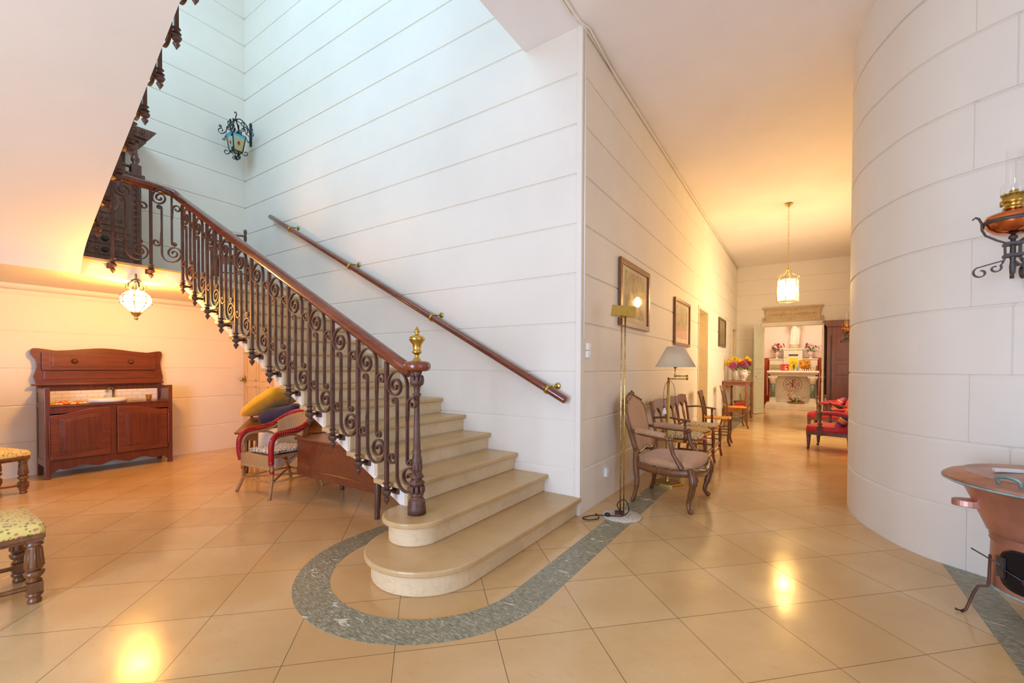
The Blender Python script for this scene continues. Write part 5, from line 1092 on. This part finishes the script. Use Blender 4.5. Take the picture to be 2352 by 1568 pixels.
# carved overdoor
od=thing('carved_overdoor','carved stone panel with garlands above the chapel doorway','carving',(-.215,YE-.002,2.62))
b=MB(); b.box(-.73,.73,-.05,0,0,.04); b.box(-.64,.64,-.05,0,.04,.34); b.prism([(0,.34),(-.06,.34),(-.085,.37),(-.10,.40),(0,.40)],-.70,.70,0); b.box(-.56,.56,-.06,-.04,.075,.09); b.box(-.56,.56,-.06,-.04,.285,.30); b.box(-.5595,-.545,-.0592,-.04,.0755,.2995); b.box(.545,.5595,-.0592,-.04,.0755,.2995)
for i in range(40): b.box(-.64+.0325*i,-.64+.0325*i+.018,-.062,-.05,.315,.335)
obj('panel',b,CARVED,od)
b=MB()
for s in (-1,1):
    b.ribbon([(s*.66,.34),(s*.66,.25),(s*.64,.18)]+[(s*p[0],p[1]) for p in spir(.685,.09,.045,.012,PI*.8,PI*3,20)],.008,-.05,0)
    for P in (spir(.22,.19,.06,.015,0,PI*2.6,20),spir(.34,.18,.045,.012,PI,-PI*1.5,20),spir(.12,.2,.045,.012,PI,PI*3.4,18),spir(.45,.19,.035,.01,0,PI*2.4,16)): b.ribbon([(s*p[0],p[1]) for p in P],.009,-.075,-.045)
    for x in (.08,.17,.28,.40,.48): b.ball((s*x,-.055,.185+.02*sin(40*x)),.024,8,6)
b.ball((0,-.06,.33),.05,10,6,sz=(1,.5,1)); b.ball((0,-.06,.06),.045,10,6,sz=(1.2,.5,.8)); b.ball((0,-.06,.19),.05,10,6,sz=(.8,.5,1.3)); obj('garland',b,CARVED,od)
# altar
YA=16.35; al=thing('altar','white stone altar table on two green marble columns inside the chapel','altar',(-.22,YA,0))
ALT=mk_stone('altar_limestone','#eadfc2',.15,.5)
b=MB(); b.box(-.74,.76,-.22,.80,0,.13); b.box(-.71,.73,-.16,.80,.13,.19); obj('step',b,ALT,al,.006)
b=MB(); b.box(-.66,.66,-.04,.55,1.10,1.21); b.box(-.60,.60,.0,.55,1.04,1.10); obj('table_slab',b,ALT,al,.008)
for s in (-1,1):
    b=MB(); b.box(s*.53-.10,s*.53+.10,-.04,.16,.19,.25); b.box(s*.53-.085,s*.53+.085,-.025,.145,.25,.33); b.lathe([(.085,.33),(.07,.36)],(s*.53,.06,0),18); obj('column_base',b,ALT,al); b=MB()
    b.lathe([(.066,.80),(.075,.82),(.072,.84),(.10,.92),(.125,.98),(.125,1.0)],(s*.53,.06,0),18); b.box(s*.53-.13,s*.53+.13,-.05,.17,.99,1.05); b.box(s*.53-.012,s*.53+.012,-.062,-.05,.885,.955); b.box(s*.53-.035,s*.53+.035,-.0632,-.05,.91,.93); c=obj('capital',b,ALT,al)
    b=MB(); b.lathe([(.062,.355),(.060,.80)],(s*.53,.06,0),20); obj('green_shaft',b,plain('green_marble_shaft','#7d8f78',.25,0,.3,14),c)['label']='green marble shaft'
b=MB(); b.box(-.62,.62,.30,.40,.19,1.04); fp=obj('front_panel',b,ALT,al)
REDP=plain('dark_red_paint','#8c2b2b',.5); b=MB()
for r in (.25,.19): b.tube([(r*cos(2*PI*k/40),.298,.78+r*sin(2*PI*k/40)) for k in range(40)],(.004,.006),6,True,flat=(0,1,0))
SK=[0]
def stroke(P,w=.008): SK[0]+=1; b.ribbon(P,w,.290-.0007*SK[0],.302)
stroke([(.0,.66),(.0,.93)],.011); stroke([(0,.93),(.05,.925),(.075,.895),(.05,.862),(0,.855)],.009); stroke([(-.085,.86),(.095,.66)],.011); stroke([(.085,.86),(-.085,.66)],.007)
stroke([(-.155,.735),(-.115,.83),(-.085,.735)],.006); stroke([(-.14,.77),(-.095,.77)],.005)
stroke([(.085,.738),(.108,.738),(.098,.77),(.10,.80),(.125,.82),(.15,.80),(.152,.77),(.142,.738),(.165,.738)],.006)
obj('emblem',b,REDP,fp)['label']='dark red monogram in a double ring'
b=MB(); n=40
def lace(u,v):
    x=-.69+1.38*u; return (x,-.06+.62*v if v>0 else -.06,1.215)
b.box(-.69,.69,-.065,.55,1.21,1.218)
vs=[];fs=[]
for i in range(121): x=-.69+1.38*i/120; vs+=[(x,-.066+.004*sin(i*.9),1.218),(x,-.072+.006*sin(i*.9),1.135+.012*abs(sin(i*PI/6)))]
for i in range(120): fs.append((2*i,2*i+1,2*i+3,2*i+2))
b.add(vs,fs,True)
for s in (-1,1):
    vs=[(s*.692+.004*sin(j*1.7)*s,-.066+.60*j/20,z) for j in range(21) for z in (1.218,.42+.02*sin(j))]; b.add(vs,[(2*j,2*j+1,2*j+3,2*j+2) for j in range(20)],True)
o=obj('altar_cloth',b,LACE,loc=(-.22,YA,0)); sm=o.modifiers.new('thick','SOLIDIFY'); sm.thickness=.004; tag(o,'white lace cloth draped over the altar top','cloth')
# retable with tabernacle, statue
rt=thing('retable','pale stepped retable with small tabernacle door behind the altar','retable',(-.22,YA+.56,0))
b=MB(); b.box(-.66,.66,0,.30,0,1.60); b.box(-.68,.68,-.02,.30,1.58,1.62); b.box(-.26,.26,-.06,.30,1.2,1.92); b.box(-.28,.28,-.08,.30,1.90,1.95); obj('shelf',b,ALT,rt,.006)
b=MB(); b.box(-.12,.14,-.068,-.06,1.70,1.755); obj('nameplate',b,plain('slate','#4b4a3c',.5),rt,.002)
b=MB(); b.box(-.225,-.165,-.072,-.06,1.64,1.71); obj('lock_plate',b,BRASS,rt,.003)
stt=thing('robed_statue','white robed statue standing on the retable above the tabernacle','statue',(-.19,YA+.68,1.952))
b=MB(); b.lathe([(.15,0),(.15,.05),(.13,.06),(.14,.11),(.11,.13),(.0,.14)],seg=20); obj('plinth',b,plain('statue_plinth','#c8b48e',.6),stt)
def robe(u,v):
    a=2*PI*u; z=.13+1.02*v; r=.125-.02*v+.035*sin(PI*min(1,v*1.35))*(v>.55)-.05*max(0,v-.78)*3
    fold=.010*sin(9*a+6*v+1.2*sin(3*a))*(1-v*.6)+.006*sin(17*a-8*v); r=max(.03,r+fold); return (r*cos(a)*1.08+.03*sin(3*v),r*sin(a)*.8,z)
b=MB(); b.grid(robe,72,30,closeu=True); b.ball((.03,0,1.22),.075,14,10,sz=(.85,.9,1.15)); b.ball((.03,.012,1.235),.088,14,10,sz=(.9,.85,1.12))
for s in (-1,1): b.tube(cat([(s*.115,0,.98),(s*.15,-.03,.82),(s*.12,-.11,.74),(s*.04,-.15,.80),(s*.015,-.155,.86)],5),[.045]*8+[.04]*6+[.03]*4+[.02]*3,10)
b.ball((.03,-.066,1.215),.012,6,4,sz=(.8,1,1.3)); obj('figure',b,plain('white_statue_plaster','#f0e6d2',.6,0,.04),stt)
# flower urns on the retable
def urn():
    b=MB(); b.lathe([(.05,0),(.052,.012),(.02,.03),(.024,.06),(.07,.12),(.085,.17),(.08,.2),(.09,.215),(.08,.215),(.0,.19)],seg=18)
    for s in (-1,1): b.tube(cat([(s*.075,0,.19),(s*.105,0,.19),(s*.10,0,.14),(s*.07,0,.12)],4),.007,6)
    return b
def rf(seed,cols,n):
    r=random.Random(seed); out=[]
    for k in range(n):
        a=r.uniform(0,2*PI); e=r.uniform(.0,1.35); R_=r.uniform(.13,.24); out.append((R_*cos(e)*cos(a)*1.25,R_*cos(e)*sin(a)*.6,.30+R_*sin(e)*.85,r.uniform(.035,.055),r.choice(cols),'d'))
    return out
URN=plain('gilt_white_urn','#ead6c4',.3,0,.12,25)
bouquet('flower_urn','white urn of pink and white flowers left of the tabernacle','urn',(-.68,YA+.68,1.622),urn(),URN,rf(2,'kkwwrp',20),16,.22,12,'flower urns on the retable',.16,DRY)
bouquet('flower_urn','white urn of pale pink flowers right of the tabernacle','urn',(.26,YA+.68,1.622),urn(),URN,rf(5,'kwwwp',20),16,.22,13,'flower urns on the retable',.18,LEAF)
zA=1.22
def card(name,x,w,h,mat,label,cat_,y=YA+.42,tilt=.14,frame=None):
    t=thing(name,label,cat_,(x,y,zA)); b=MB(); Mt_=Mx.Rotation(-tilt,4,'X'); b.box(-w/2,w/2,-.006,.006,0,h,Mt_); obj('board',b,frame or mat,t,.002); b=MB(); b.box(-w/2+.012,w/2-.012,-.009,-.006,.012,h-.012,Mt_); obj('picture',b,mat,t); return t
card('yellow_card',-.215,.24,.42,plain('yellow_paper','#f5d40f',.6),'tall yellow card standing in front of the tabernacle','card',YA+.44)
card('orange_icon',.10,.30,.34,mk_print('icon_print','#d98f1f',['#a8641a','#e6b04a'],9,.4),'orange-gold icon panel standing on the right of the altar','icon',YA+.40,.12,plain('orange_gilt','#d08a1e',.4,.3,.2,30))
card('red_picture',-.44,.22,.21,mk_print('red_icon_print','#d2402f',['#e8b48f','#8f1f1a'],9,.34),'small red picture standing left of the yellow card on the altar','picture',YA+.30,.15,REDLEATHER)
t=thing('relief_plaque','stone relief plaque of a table scene at the left end of the altar','plaque',(-.68,YA+.36,zA)); b=MB(); b.box(-.17,.17,-.01,.02,0,.20); b.box(-.17,.17,-.06,.0,0,.05)
for i in range(9): b.lathe([(.016,.05),(.018,.08),(.012,.095),(.014,.11),(0,.125)],(-.14+.035*i,-.03,0),8)
obj('relief',b,plain('relief_stone','#b3a070',.7,0,.2,30),t)
bouquet('yellow_bouquet','small jar of dry yellow flowers in the middle of the altar','vase',(-.215,YA+.16,zA),(lambda q:(q.lathe([(.03,0),(.034,.01),(.036,.08),(.03,.09),(.0,.085)],seg=14),q)[1])(MB()),GLASSV,[(x,0,z,.035,'o' if i%2 else 'y','d') for i,(x,z) in enumerate(((-.07,.19),(-.03,.24),(.02,.21),(.06,.24),(.09,.18),(0,.27),(-.09,.15)))],10,.09,31,None,.08,DRY)
bouquet('orange_bouquet','low bowl of orange and brown flowers before the orange icon','vase',(.14,YA+.18,zA),(lambda q:(q.lathe([(.04,0),(.06,.02),(.07,.06),(.0,.05)],seg=14),q)[1])(MB()),DARKW,[(x,0,z,.036,'o' if i%3 else 'r','d') for i,(x,z) in enumerate(((-.12,.10),(-.06,.15),(0,.12),(.06,.15),(.1,.10),(.03,.08),(-.03,.08)))],12,.07,32,None,.12,DRY)
CAND=plain('candle_wax','#f3ead2',.5)
def candle(x,y,h,r,label):
    t=thing('candle',label,'candle',(x,y,zA),0,'candles along the altar'); b=MB(); b.lathe([(r,0),(r,h),(r*.7,h+.003),(0,h)],seg=12); obj('wax',b,CAND,t); b=MB(); b.tube([(0,0,h),(.002,0,h+.012)],.0015,4); obj('wick',b,BLACK,t)
for i,x in enumerate((.02,.07,.12,.17,.22)): candle(x,YA+.03,.045+.008*(i%3),.012,'short white candle in the row on the right of the altar')
candle(-.02,YA+.10,.07,.02,'stubby white candle beside the jar of dry yellow flowers')
for x,l in ((-.10,'blue and white figurine right of the dry yellow flowers, nearer the jar'),(-.055,'blue and white figurine right of the dry yellow flowers, nearer the orange icon')):
    t=thing('figurine',l,'figurine',(x,YA+.22,zA),0,'small figurines on the altar'); b=MB(); b.lathe([(.022,0),(.024,.01),(.018,.04),(.022,.08),(.012,.10),(0,.105)],seg=12); b.ball((0,0,.115),.014,8,6); obj('body',b,plain('blue_glaze','#9fb4c4',.3),t)
t=thing('candlestick','slim brass candlestick at the right end of the altar','candlestick',(.335,YA+.22,zA)); b=MB(); b.lathe([(.03,0),(.032,.008),(.01,.02),(.008,.09),(.014,.1),(.012,.11)],seg=12); obj('stick',b,BRASS,t); b=MB(); b.lathe([(.009,.11),(.009,.19),(0,.192)],seg=10); obj('candle',b,CAND,t)
t=thing('figurine','dark brown figurine at the right end of the altar','figurine',(.41,YA+.20,zA),0,'small figurines on the altar'); b=MB(); b.lathe([(.035,0),(.038,.02),(.028,.06),(.034,.10),(.02,.12),(0,.125)],seg=12); b.ball((0,0,.14),.024,8,6); obj('body',b,plain('brown_glaze','#7a5a34',.4),t)
pl_=bouquet('flower_basket','low basket of greenery and pale flowers on the altar step','basket',(-.12,YA-.02,.19),(lambda q:(q.lathe([(.12,0),(.16,.05),(.0,.04)],seg=18,sx=1.6),q)[1])(MB()),BAMBOO,[(-.18,0,.26,.06,'o','d'),(-.10,.02,.31,.05,'w','d'),(-.05,-.02,.22,.045,'w','d'),(.08,0,.20,.04,'w','d'),(-.14,-.04,.19,.05,'o','d'),(.14,-.02,.17,.04,'y','d')],26,.07,41,None,.24,LEAF)
# side statue behind the left leaf and dark red dado
t=thing('robed_statue','smaller robed statue on a bracket at the left chapel wall','statue',(-1.12,YA+.15,1.75)); b=MB(); b.grid(lambda u,v:((.10-.03*v+.008*sin(9*2*PI*u+4*v))*cos(2*PI*u),(.10-.03*v+.008*sin(9*2*PI*u+4*v))*sin(2*PI*u),.03+.6*v),40,14,closeu=True); b.ball((0,0,.69),.06,12,8); b.lathe([(.04,-.12),(.12,0),(.12,.03),(0,.03)],seg=14); b.box(-.46,.0,-.04,.04,-.10,-.02); obj('figure',b,plain('tinted_statue','#e3c9a0',.6),t)
b=MB(); b.box(-1.6,1.25,YC1-.02,YC1,0,1.65); b.box(-1.6,-1.58,YC0,YC1,0,1.65); b.box(1.23,1.25,YC0,YC1,0,1.65); struct('trim_6',b,plain('dado_red','#b4532c',.6))
# ---------------------------------------------------------------- light
def area(name,loc,rot,sx,sy,power,col):
    l=bpy.data.lights.new(name,'AREA'); l.shape='RECTANGLE'; l.size=sx; l.size_y=sy; l.energy=power; l.color=col
    o=bpy.data.objects.new(name,l); C.objects.link(o); o.location=loc; o.rotation_euler=rot; return o
def point(name,loc,r,power,col):
    l=bpy.data.lights.new(name,'POINT'); l.shadow_soft_size=r; l.energy=power; l.color=col
    o=bpy.data.objects.new(name,l); C.objects.link(o); o.location=loc; return o
D=math.radians
area('daylight_stairwell',(-4.7,.02,6.25),(D(90),0,0),3.3,2.4,165,(.42,.70,1))
area('daylight_entrance',(XR-.05,.65,1.5),(D(90),0,D(90)),2.2,2.7,60,(.50,.64,1))
area('fill_light_front',(-1.6,YF+.06,1.25),(D(90),0,0),1.9,2.3,250,(.52,.67,1))  # added bluish light, set so it only grazes the corridor wall
area('fill_light_hall',(-4.2,YF+.06,2.1),(D(90),0,0),2.3,2.3,18,(.95,.93,1))  # neutral fill added to lift the soffit and left floor
area('daylight_corridor',(WR-.04,10.4,1.8),(D(90),0,D(90)),2.3,1.7,95,(1,.86,.60))
W=bpy.data.worlds.new('world'); SC.world=W; W.use_nodes=True; W.node_tree.nodes['Background'].inputs[0].default_value=(.75,.86,1,1); W.node_tree.nodes['Background'].inputs[1].default_value=1.0
area('chapel_daylight',(-.2,15.4,3.55),(0,0,0),1.2,1.0,60,(1,.9,.75))
vs=SC.view_settings; vs.view_transform='Standard'; vs.look='None'; vs.exposure=-.21; vs.gamma=1; vs.use_curve_mapping=False
SC.cycles.max_bounces=8; SC.cycles.diffuse_bounces=5; SC.cycles.sample_clamp_indirect=6; SC.cycles.use_denoising=True; SC.cycles.use_adaptive_sampling=True; SC.cycles.adaptive_threshold=.02; SC.cycles.transparent_max_bounces=12; SC.cycles.caustics_reflective=False; SC.cycles.caustics_refractive=False
